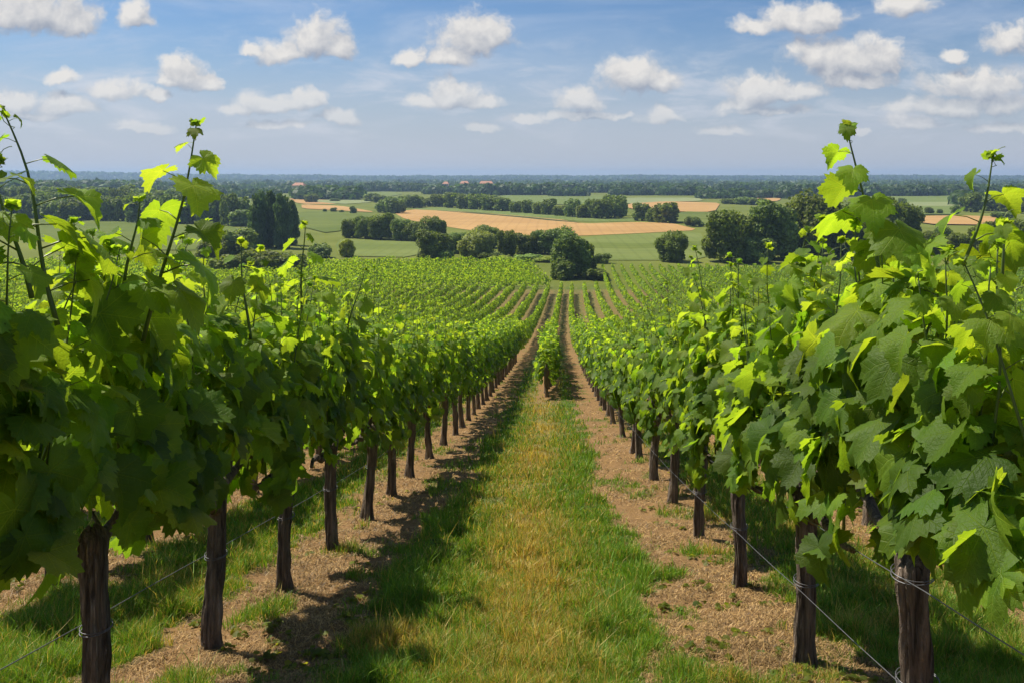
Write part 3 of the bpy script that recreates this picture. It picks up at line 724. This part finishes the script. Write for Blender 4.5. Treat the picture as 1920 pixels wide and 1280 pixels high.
# ------------------------------------------------------------------ grass and straw
def blades(name, X, Y, h, wd, colr, mat, lie=.0, seed=1):
    n = len(X); r_ = np.random.default_rng(seed)
    Z = gz(Y) + (fbm2(X, Y, 3.5, 4, 77) - .5) * .08 * (Y < 30) + (fbm2(X, Y, 14, 2, 78) - .5) * .035 * (Y < 30)
    az = r_.uniform(0, 2 * pi, n); wa = r_.uniform(0, 2 * pi, n); bendy = r_.uniform(.15, 1.0, n) + lie
    d = np.stack([np.cos(az), np.sin(az), 0 * az], -1); wv = np.stack([np.cos(wa), np.sin(wa), 0 * wa], -1) * wd[:, None]
    base = np.stack([X, Y, Z - .005], -1)
    up = np.array([0, 0, 1.0])
    def at(u): return base + d * (h * bendy * u ** 1.8 * .75)[:, None] + up * (h * u * (1 - .35 * bendy * u * np.minimum(1, 1.0)) / (1 + lie * 3))[:, None]
    if lie > .5: 
        el = r_.uniform(0, .25, n); dd = d * np.cos(el)[:, None] + up * np.sin(el)[:, None]
        wv = np.cross(dd, up) * wd[:, None]
        P0, P1, P2 = base + up * .012 - dd * h[:, None] * .5, base + up * (.018 + r_.uniform(0, .012, n))[:, None] , base + up * .012 + dd * h[:, None] * .5
        P1 = P1 + wv * 2 * r_.normal(0, 2, n)[:, None]
    else: P0, P1, P2 = at(0), at(.55), at(1.0)
    v = np.stack([P0 - wv, P0 + wv, P1 - wv * .8, P1 + wv * .8, P2], 1).reshape(-1, 3)
    b = (np.arange(n) * 5)[:, None]
    qd = b + np.array([[0, 1, 3, 2]]); tr = b + np.array([[2, 3, 4]])
    return make_mesh(name, v, [qd, tr], mat, np.repeat(colr, 5, 0), smooth=False)
def scatter(n, y0, y1, p=1.0):
    Y = (y0 ** -p + rng.uniform(0, 1, n) * (y1 ** -p - y0 ** -p)) ** (-1 / p); px = rng.uniform(-60, 1980, n); X = (px - CX) * Y / F
    return X, Y          # equal numbers per picture area: dense near, thin far
X, Y = scatter(900000, 3.6, 34); g, dr = grassiness(X, Y)
clump = fbm2(X, Y, 5.5, 3, 91); keepm = rng.uniform(0, 1, len(X)) < g * (.15 + 1.5 * clump ** 1.3); X, Y, g, dr, clump = X[keepm], Y[keepm], g[keepm], dr[keepm], clump[keepm]
n = len(X); print('blades', n)
isdry = rng.uniform(0, 1, n) < dr * .85 + .05
gc = np.where(isdry[:, None], np.array([.52, .385, .10]) * rng.uniform(.55, 1.25, (n, 1)), (np.array([.095, .215, .020]) + np.array([.10, .09, .006]) * rng.uniform(0, 1, (n, 1))) * rng.uniform(.7, 1.35, (n, 1)))
hh = (.02 + .16 * clump ** 1.6) * rng.uniform(.5, 1.5, n) * np.where(rng.random(n) < .03, 1.9, 1) * (.55 + .45 * g)
tag(blades('grass', X, Y, hh, np.maximum(.0016, Y * .00042) * rng.uniform(.7, 1.3, n), gc, M_GRASS, 0, 5), 'green and dry golden grass growing on the path', 'grass', kind='stuff')
X, Y = scatter(320000, 3.6, 22); g, dr = grassiness(X, Y); pt = fbm2(X, Y, 3.2, 4, 14); k_ = (g < .75) & (rng.uniform(0, 1, len(X)) < np.clip((pt - .30) * 3.2, .04, 1)); X, Y = X[k_], Y[k_]; n = len(X); print('straw', n)
sc_ = np.array([.43, .275, .105]) * rng.uniform(.35, 1.35, (n, 1)) * np.where(rng.random((n, 1)) < .3, .4, 1) * (.6 + .8 * fbm2(X, Y, 1.7, 3, 15))[:, None]
tag(blades('straw_litter', X, Y, np.exp(rng.normal(-3.3, .55, n)), np.maximum(.0011, Y * .0003) * rng.uniform(.7, 1.4, n), sc_, M_STRAW, 1.0, 6), 'dry straw litter on the bare soil under the vines', 'straw', kind='stuff')

# broad-leaved weeds and a few fallen leaves on the bare strips
X, Y = scatter(9000, 3.7, 20); g, dr = grassiness(X, Y); k_ = (g < .55) & (fbm2(X + 9, Y, 2.1, 3, 66) > .53); X, Y = X[k_][:330], Y[k_][:330]
G = Geo(); nl = 7; n = len(X); a_ = rng.uniform(0, 6.28, (n, nl)); rr_ = rng.uniform(.004, .035, (n, nl))
Px = (X[:, None] + rr_ * np.cos(a_)).ravel(); Py = (Y[:, None] + rr_ * np.sin(a_)).ravel()
hz_ = (fbm2(Px, Py, 3.5, 4, 77) - .5) * .08 + (fbm2(Px, Py, 14, 2, 78) - .5) * .035
tipd = np.stack([np.cos(a_).ravel(), np.sin(a_).ravel(), np.full(n * nl, .35)], -1)
add_leaves(G, np.stack([Px, Py, gz(Py) + hz_ + rng.uniform(.008, .03, n * nl)], -1), np.array([0, 0, 1.0]) + rng.normal(0, .3, (n * nl, 3)), tipd, rng.uniform(.02, .055, n * nl), leaf_cols(rng.uniform(.2, .7, n * nl), n * nl) * np.array([.95, .72, 1.1]), 2)
tag(G.build('weeds', M_LEAF_FAR), 'small broad-leaved weeds sprouting on the bare soil strips', 'weeds', kind='stuff')

# ------------------------------------------------------------------ trees
def crown_mesh(seed, kind='round', nf=3800, fs=.055, base=(.150, .205, .030)):
    """unit crown: width 1, from z=0 to z=1"""
    r_ = np.random.default_rng(seed); L = []
    if kind == 'round':
        L.append((0, 0, .52, .36, .40))
        for k in range(20):
            a = r_.uniform(0, 6.28); z = r_.uniform(.16, .84); rr = .33 * math.sqrt(max(.05, 1 - ((z - .48) / .55) ** 2)); s = r_.uniform(.11, .19)
            L.append((rr * cos(a), rr * sin(a), z, s, s * 1.05))
        for k in range(8): a = k * .785 + r_.uniform(-.2, .2); L.append((.29 * cos(a), .29 * sin(a), r_.uniform(.12, .18), .115, .12))
    elif kind == 'poplar':
        for k in range(16): z = .08 + .86 * k / 15; s = .40 * (sin(pi * min(.97, (z * .85 + .15))) ** .5); L.append((r_.normal(0, .07), r_.normal(0, .07), z, s * r_.uniform(.75, 1), .10))
    elif kind == 'bush':
        for k in range(14): a = r_.uniform(0, 6.28); rr = .34 * math.sqrt(r_.random()); s = r_.uniform(.12, .2); L.append((rr * cos(a), rr * sin(a), r_.uniform(.2, .72), s, s * 1.5))
    ar = np.array([l[3] * l[4] for l in L]); which = r_.choice(len(L), nf, p=ar / ar.sum()); L = np.array(L)[which]
    u = r_.normal(0, 1, (nf, 3)); u /= np.linalg.norm(u, axis=1)[:, None]
    rad = r_.uniform(.72, 1.06, nf); nz = vnoise(u * 2.5 + L[:, :3] * 9, seed); rad *= (.85 + .3 * nz)
    P_ = L[:, :3] + u * np.stack([L[:, 3], L[:, 3], L[:, 4]], -1) * rad[:, None]; P_[:, 2] = np.clip(P_[:, 2], .02, 1.05)
    nr = u + r_.normal(0, .55, (nf, 3)); nr /= np.linalg.norm(nr, axis=1)[:, None]
    tt = np.cross(nr, r_.normal(0, 1, (nf, 3))); tt /= np.linalg.norm(tt, axis=1)[:, None]; bb = np.cross(nr, tt); s = fs * r_.uniform(.6, 1.4, nf)[:, None]
    v = np.stack([P_ - tt * s, P_ + bb * s * .8 + nr * s * .3, P_ + tt * s, P_ - bb * s * .8 + nr * s * .2], 1).reshape(-1, 3); b = (np.arange(nf) * 4)[:, None]
    c = np.array(base) * r_.uniform(.7, 1.35, (nf, 1)) * (.75 + .5 * vnoise(P_ * 5, seed + 2))[:, None]
    return make_mesh('crown', v, b + np.array([[0, 1, 2, 3]]), M_TREE, np.repeat(c, 4, 0), smooth=False, link=False)
def trunk_tree(seed, h=.5):
    r_ = np.random.default_rng(seed); G = Geo(); n = 7; t_ = np.linspace(0, 1, n)
    G.tube(np.stack([r_.normal(0, .012, n), r_.normal(0, .012, n), -.03 + t_ * (h + .15)], -1), .040 * (1 - .6 * t_) + .02 * np.exp(-t_ * 12), 10)
    for k in range(6):
        a = r_.uniform(0, 6.28); z0 = r_.uniform(.14, h); l_ = r_.uniform(.18, .32); uu = np.linspace(0, 1, 5)
        G.tube(np.stack([cos(a) * l_ * uu, sin(a) * l_ * uu, z0 + .25 * uu ** .8], -1), .018 * (1 - .75 * uu), 6)
    return G.build('trunk', M_TBARK, link=False)
CR = {'round': [crown_mesh(300 + i, 'round', 7500, .031) for i in range(5)], 'mid': [crown_mesh(330 + i, 'round', 1500, .06) for i in range(4)],
      'poplar': [crown_mesh(350 + i, 'poplar', 5200, .036, (.075, .125, .028)) for i in range(2)], 'bush': [crown_mesh(370 + i, 'bush', 2600, .045) for i in range(3)]}
TRK = [trunk_tree(400 + i) for i in range(4)]
ntree = 0
seen_labels = set()
def tree(px, base, top, wpx, kind='round', label=None, group=None, color=(1, 1, 1, 1), Yd=None, name=None, cat='tree', dY=0):
    global ntree
    Y = (F * FLAT / (base - CY) if Yd is None else Yd) + dY; X = (px - CX) * Y / F; z = float(gz(Y))
    h = EYE - (top - CY) * Y / F - z; wd = wpx * Y / F
    e = bpy.data.objects.new(name or {'poplar': 'poplar_tree', 'bush': 'bush'}.get(kind, 'broadleaf_tree'), None); col.objects.link(e); e.location = (X, Y, z - .1); e.rotation_euler = (0, 0, random.uniform(0, 6.28))
    pr = CR[kind][ntree % len(CR[kind])]; lift = {'round': .06, 'mid': .05, 'poplar': .03, 'bush': .0}[kind]
    if kind != 'bush' or True:
        o = place('trunk', TRK[ntree % 4], e, scale=(wd * (.5 if kind == 'poplar' else .8), wd * (.5 if kind == 'poplar' else .8), h * .95))
    cr = place('crown', pr, e, loc=(0, 0, h * lift - .02 * h), scale=(wd * 1.0, wd * 1.0, h * (1.0 - lift))); cr.color = color
    e['label'] = label; e['category'] = cat
    if group: e['group'] = group
    ntree += 1; return e
G1 = 'trees and bushes at the edge of the vineyard'
tree(1070, 522, 436, 84, label='dark round tree standing in front of the thicket where the middle row ends', group=G1)
tree(1100, 519, 452, 40, label='small crown hugging the right side of the dark round tree below the path', group=G1, dY=3)
tree(1056, 524, 478, 60, 'bush', 'low dark bush at the foot of the round tree at the row end', G1, cat='bush', dY=-2)
tree(1118, 528, 497, 62, 'bush', 'sprawling low bush among the vine ends right of the round tree', G1, cat='bush')
tree(1128, 494, 473, 40, 'bush', 'small lone bush right of the round tree on the meadow edge', G1, cat='bush')
G2 = 'trees of the thicket at the valley bottom'
tree(810, 488, 429, 70, label='leftmost rounded tree of the central thicket, with a clean dome', group=G2)
tree(857, 482, 432, 54, label='dark tree between the leftmost dome and the grey-green tree', group=G2, dY=8)
tree(893, 484, 424, 74, label='grey-green pale-leaved tree in the central thicket', group=G2, color=(1.9, 1.55, 2.2, 1))
tree(906, 476, 419, 66, label='dark tree rising behind the grey-green tree', group=G2, dY=14)
tree(950, 480, 426, 42, label='narrow tree just right of the gap showing the orange field', group=G2)
tree(985, 480, 436, 52, label='low middle tree of the central thicket, right of the gap', group=G2, dY=4)
tree(1022, 481, 428, 62, label='middle tree of the thicket, left of its tallest crown', group=G2, dY=6)
tree(1056, 484, 418, 72, label='tallest crown of the central thicket, behind the dark round tree', group=G2, dY=10)
tree(836, 490, 468, 40, 'bush', 'pale low bush at the foot of the leftmost dome tree', G2, cat='bush', color=(1.3, 1.3, 1, 1))
tree(925, 487, 470, 60, 'bush', 'low bush under the grey-green tree', G2, cat='bush'); tree(990, 489, 474, 70, 'bush', 'strip of low bush below the middle of the thicket', G2, cat='bush', color=(1.4, 1.4, 1, 1))
tree(940, 491, 479, 70, 'bush', 'light green hedge plant left along the top edge of the vines', G2, cat='bush', color=(1.9, 1.7, 1, 1)); tree(1015, 491, 480, 60, 'bush', 'light green hedge plant right along the top edge of the vines', G2, cat='bush', color=(1.9, 1.7, 1, 1))
G3 = 'trees of the grove left of the thicket'
for px, b, tp, wp, lb in ((655, 446, 408, 34, 'leftmost small tree of the grove'), (685, 447, 400, 50, 'second tree of the grove from its left end'), (715, 449, 398, 56, 'tallest tree in the left half of the grove'),
        (752, 451, 407, 44, 'middle tree of the grove before the orange field'), (776, 452, 412, 50, 'low tree right of the middle of the grove'), (802, 452, 402, 56, 'tallest tree in the right half of the grove'), (826, 449, 408, 30, 'rightmost small tree of the grove')):
    tree(px, b, tp, wp, label=lb + ', seen above the left vines', group=G3)
tree(650, 482, 447, 32, label='lone pale yellow-green sapling on the meadow left of the thicket', group='lone trees on the meadows', color=(2.2, 1.9, 1.2, 1))
tree(742, 400, 366, 44, 'mid', 'dark tree above the left tip of the orange field', 'lone trees on the meadows'); tree(722, 399, 372, 40, 'mid', 'tree left beside the dark one above the orange field tip', 'lone trees on the meadows')
tree(1260, 491, 428, 64, label='lone rounded tree between the thicket and the big right-hand trees', group='lone trees on the meadows')
G4 = 'big trees on the right edge of the vineyard'
tree(1366, 491, 383, 110, label='broad dome-shaped tree, leftmost of the big right-hand trees', group=G4)
tree(1448, 490, 374, 108, label='broad second tree of the big right-hand group', group=G4, dY=4)
tree(1420, 490, 440, 70, label='low crown between the two broadest right-hand trees', group=G4, dY=-3)
tree(1520, 489, 346, 130, label='tallest tree of the big right-hand group', group=G4, dY=8)
tree(1582, 487, 372, 110, label='tree just right of the tallest one in the right-hand group', group=G4, dY=10)
tree(1632, 485, 400, 90, label='lower dark tree in the right half of the right-hand group', group=G4, dY=5)
tree(1690, 480, 370, 84, label='upright tree that closes the right-hand group', group=G4, dY=9)
tree(1640, 492, 450, 90, 'bush', 'low bush at the foot of the right-hand group', G4, cat='bush')
for px, b, tp, wp, lb in ((1765, 468, 416, 44, 'small dark tree standing in the hedge right of the big group'), (1740, 478, 430, 60, 'hedge tree touching the right side of the big group'), (1800, 480, 432, 70, 'hedge tree in the middle of the right hedge'),
        (1850, 474, 414, 70, 'taller hedge tree near the right picture edge'), (1905, 476, 404, 70, 'rightmost hedge tree at the picture edge')):
    tree(px, b, tp, wp, label=lb, group='hedge trees at the far right')
G5 = 'poplars left above the vines'
tree(484, 467, 360, 46, 'poplar', 'leftmost tall dark poplar behind the left vines', G5, dY=2); tree(505, 468, 358, 44, 'poplar', 'second tall dark poplar of the clump', G5, dY=6)
tree(530, 468, 364, 46, 'poplar', 'third tall poplar of the clump, slightly lower', G5, dY=3); tree(548, 466, 376, 34, 'poplar', 'rightmost and shortest poplar of the clump', G5, dY=8)
G6 = 'bushes around the poplars'
for px, b, tp, wp, lb in ((440, 486, 425, 96, 'broad olive bush left of the poplars'), (395, 490, 440, 80, 'bush left of the broad olive one behind the left vines'), (490, 518, 458, 110, 'large rounded bush in front of the poplars'),
        (545, 516, 470, 80, 'bush right in front of the poplars'), (600, 484, 452, 56, 'dark low bush right of the poplars'), (430, 520, 470, 80, 'bush left in front of the poplars')):
    tree(px, b, tp, wp, 'bush', lb, G6, cat='bush', color=(1.15, 1.05, 1, 1))
# hedgerow beyond the orange field
hr = [(824, 388, 362, 34), (848, 390, 360, 36), (872, 392, 361, 34), (895, 393, 362, 36), (918, 395, 363, 34), (942, 396, 369, 34), (968, 399, 376, 26), (990, 400, 374, 26), (1010, 402, 377, 26), (1028, 403, 371, 32),
      (1050, 405, 384, 26), (1074, 407, 372, 34), (1092, 409, 382, 26), (1108, 409, 373, 30), (1128, 410, 370, 44), (1152, 409, 364, 46), (1165, 405, 375, 24)]
for i, (px, b, tp, wp) in enumerate(hr): tree(px, b, tp, wp * 1.15, 'mid', '%s tree from the left in the long hedgerow behind the orange field' % ordn(i), 'hedgerow trees behind the orange field')
tree(1205, 414, 379, 44, 'mid', 'left one of the two trees right of the hedgerow', 'pair of field trees'); tree(1248, 418, 376, 54, 'mid', 'right and larger one of the two trees right of the hedgerow', 'pair of field trees')
tree(1225, 416, 390, 34, 'mid', 'low tree between the pair right of the hedgerow', 'pair of field trees')
tree(1300, 425, 402, 44, 'bush', 'low bush left of the big right-hand trees at the field corner', 'field bushes', cat='bush')
G7 = 'small trees scattered over the fields'
for px, b, tp, wp, lb in [(696, 378, 362, 34, 'left tree of the clump above the tan strip and left of the orange field tip'), (712, 380, 364, 30, 'right tree of the clump above the tan strip'),
        (775, 390, 365, 40, 'larger tree just right above the orange field tip'), (755, 388, 366, 30, 'tree between the dark pair and the larger tree above the orange tip'), (798, 388, 371, 24, 'small tree at the left end of the hedgerow gap'),
        (584, 380, 362, 26, 'small tree right of the poplars on the tan field'), (628, 378, 372, 20, 'low round tree on the pale strip right of the poplars'), (609, 397, 391, 9, 'tiny shrub, leftmost under the tan strip'),
        (626, 397, 389, 13, 'tiny shrub, second from left under the tan strip'), (640, 399, 393, 10, 'tiny shrub, third from left under the tan strip'), (662, 401, 386, 14, 'small dark shrub, rightmost under the tan strip'),
        (415, 420, 388, 30, 'tree left of the poplars at the wood edge'), (450, 424, 392, 50, 'wide tree close left of the poplars'), (1692, 384, 370, 16, 'small tree behind the upright tree of the right group'),
        (1742, 402, 388, 18, 'first small tree from left above the right tan field'), (1762, 402, 391, 12, 'smallest tree above the right tan field'), (1790, 402, 384, 18, 'third small tree from left above the right tan field'),
        (1398, 384, 368, 40, 'middle tree of three behind the dome-shaped tree'), (1370, 383, 372, 36, 'left tree of three behind the dome-shaped tree'), (1420, 385, 371, 34, 'right tree of three behind the dome-shaped tree'),
        (1820, 398, 360, 40, 'left tree of the far right field clump'), (1860, 396, 364, 50, 'middle tree of the far right field clump'), (1900, 400, 368, 50, 'right tree of the far right field clump'), (1880, 410, 396, 40, 'low tree below the far right field clump')]:
    tree(px, b, tp, wp * 1.1, 'mid', lb, G7)
# woods left: a front rank of trees one can tell apart
r2 = random.Random(5)
for i in range(26):
    px = -30 + i * 19 + r2.uniform(-5, 5)
    tree(px, 408 + px * .03 + r2.uniform(-1, 2), 366 + r2.uniform(-8, 8), r2.uniform(35, 55), 'mid', '%s tree from the left in the front rank of the far left wood' % ordn(i), 'trees of the wood at the far left')
for i in range(22):
    px = -20 + i * 19 + r2.uniform(-5, 5)
    tree(px, 392 + r2.uniform(-3, 2), 348 + r2.uniform(-4, 5) + max(0, px - 250) * .05, r2.uniform(32, 50), 'mid', '%s tree from the left in the back rank of the far left wood' % ordn(i), 'trees of the wood at the far left')

# far woods: belts of crowns nobody could count, one mass
def belts():
    r_ = np.random.default_rng(99); B = []
    def belt(px0, px1, base, h, n, rows=2, wd=1.1, fl=0):
        for k in range(n):
            px = r_.uniform(px0, px1); b = base + r_.uniform(-1, 1) * rows; Y = F * FLAT / max(3.5, (b - CY)); X = (px - CX) * Y / F
            h_ = h * .82; B.append((X, Y, h_ * r_.uniform(.6, 1.15), h * wd * r_.uniform(.8, 1.3)))
    for a in [(560, 672, 373, 9, 70), (440, 520, 371, 7, 30), (670, 800, 359, 9, 90, 1), (800, 950, 364, 9, 90, 1), (880, 1045, 366, 10, 120, 1), (1040, 1095, 368, 7, 40, 1), (1020, 1160, 361, 9, 90, 1), (1150, 1330, 366, 8, 110, 1),
              (1160, 1320, 358, 9, 110, 1.5), (1310, 1470, 372, 7, 80, 1), (1470, 1640, 368, 10, 120, 1), (1590, 1760, 368, 9, 110, 1), (1760, 1960, 366, 9, 110, 2), (1800, 1960, 386, 8, 60, 2), (0, 300, 362, 12, 200, 3), (280, 440, 366, 9, 110, 2), (-40, 120, 372, 12, 90, 3),
              (500, 640, 362, 7, 70, 1), (1340, 1480, 358, 9, 80, 1)]: belt(*a)
    for k in range(26):                                             # receding belts up to the ridge
        Yb = 950 + k * 85; n = 85; gaps = r_.uniform(-.7, .6, 5)
        for q_ in range(n):
            u = r_.uniform(-.66, .56)
            if k < 20 and min(abs(u - g_) for g_ in gaps) < .06: continue
            B.append((u * Yb, Yb + r_.uniform(-25, 25), r_.uniform(5, 8.5) if k < 20 else r_.uniform(12, 15), r_.uniform(14, 26)))
    for q_ in range(1300):
        u = r_.uniform(-.68, .58); Yb = r_.uniform(2900, 3300); B.append((u * Yb, Yb, 13.2 + r_.uniform(-1.2, 1.6) + 4.5 * float(vnoise(np.array([[u * 22, 1.5, 0]]), 4)[0]) + 11 * np.clip((-.36 - u) / .2, 0, 1) + 3 * np.clip((-.15 - u) / .2, 0, 1), r_.uniform(30, 60)))
    B = np.array(B); nf = 46; N = len(B)
    u = r_.normal(0, 1, (N, nf, 3)); u[..., 2] = np.abs(u[..., 2]) * .9 - .15; u /= np.linalg.norm(u, axis=2)[..., None]
    P_ = np.stack([B[:, 0, None] + u[..., 0] * B[:, 3, None] * .5, B[:, 1, None] + u[..., 1] * B[:, 3, None] * .5, (EYE - FLAT) + B[:, 2, None] * (.40 + .60 * np.clip(u[..., 2], -1, 1) * r_.uniform(.8, 1, (N, nf)))], -1)
    low = r_.random((N, nf)) < .3; P_[..., 2] = np.where(low, EYE - FLAT + B[:, 2, None] * r_.uniform(.05, .5, (N, nf)), P_[..., 2])
    s = (np.minimum(B[:, 3], B[:, 2] * 1.6)[:, None] * .16 * r_.uniform(.7, 1.4, (N, nf)))[..., None]
    nr = u + r_.normal(0, .4, u.shape); nr /= np.linalg.norm(nr, axis=2)[..., None]; tt = np.cross(nr, r_.normal(0, 1, u.shape)); tt /= np.linalg.norm(tt, axis=2)[..., None]; bb = np.cross(nr, tt)
    v = np.stack([P_ - tt * s, P_ + bb * s * .8, P_ + tt * s, P_ - bb * s * .8], 2).reshape(-1, 3)
    c = (np.array([.058, .112, .024]) * r_.uniform(.7, 1.4, (N, 1, 1)) * r_.uniform(.8, 1.2, (N, nf, 1))).reshape(-1, 3)
    o = make_mesh('distant_woods', v, (np.arange(N * nf) * 4)[:, None] + np.array([[0, 1, 2, 3]]), M_TREE, np.repeat(c, 4, 0), smooth=False)
    tag(o, 'dark woods and belts of trees fading to the horizon', 'woods', kind='stuff')
belts()

# ------------------------------------------------------------------ distant farm buildings
def box(G, x0, x1, y0, y1, z0, z1):
    v = np.array([[x, y, z] for z in (z0, z1) for y in (y0, y1) for x in (x0, x1)])
    G.add(v, np.array([[0, 2, 3, 1], [4, 5, 7, 6], [0, 1, 5, 4], [2, 6, 7, 3], [0, 4, 6, 2], [1, 3, 7, 5]]))
def house(px, py_base, wpx, hpx, label, Yd):
    Y = Yd; X = (px - CX) * Y / F; wd = wpx * Y / F; h = hpx * Y / F; z = EYE - (py_base - CY) * Y / F
    g0 = EYE - FLAT; e = bpy.data.objects.new('farmhouse', None); col.objects.link(e); e.location = (X, Y, g0); tag(e, label, 'house', 'pale farm buildings among the distant woods')
    H = z - g0 + h; G = Geo(); box(G, -wd / 2, wd / 2, -4, 4, 0, H * .80); G.build('wall', M_WALL, e, smooth=False)
    G = Geo(); o_ = .5; zt = H * .80 + .01
    G.add(np.array([[-wd/2-o_, -4-o_, zt], [wd/2+o_, -4-o_, zt], [wd/2+o_, 4+o_, zt], [-wd/2-o_, 4+o_, zt], [-wd/2+1, 0, H], [wd/2-1, 0, H]]), np.array([[0, 1, 5, 4], [2, 3, 4, 5], [0, 3, 2, 1]]), np.array([[1, 2, 5], [3, 0, 4]])); G.build('roof', M_ROOF, e, smooth=False)
    for k in (-.3, 0, .3):
        G = Geo(); box(G, k * wd - .5, k * wd + .5, -4.06, -3.99, H * .45, H * .62); G.build('window', M_DARK, e, smooth=False)
house(561, 349, 20, 6, 'pale farm building left in the far woods, above the poplars', 640)
house(836, 345, 10, 4, 'small pale house, leftmost of the three above the hedgerow', 760); house(871, 346, 15, 6, 'pale house, middle one of the three above the hedgerow', 760); house(912, 345, 24, 5, 'long pale house, rightmost of the three above the hedgerow', 760)
house(1335, 363, 26, 5, 'pale low barn right of centre beyond the fields', 750)

# ------------------------------------------------------------------ air
G = Geo(); box(G, -4600, 4600, -60, 4600, EYE - FLAT - 1.2, 26)
m, t, out = new_mat('haze'); pv = t.new('ShaderNodeVolumePrincipled', i_Color=(.46, .66, .95, 1), i_Density=.00026); pv.inputs['Anisotropy'].default_value = .2
t.l.new(pv.outputs[0], out.inputs['Volume'])
hz = G.build('haze', m, smooth=False); tag(hz, 'pale blue air over the valley', 'haze', kind='stuff')
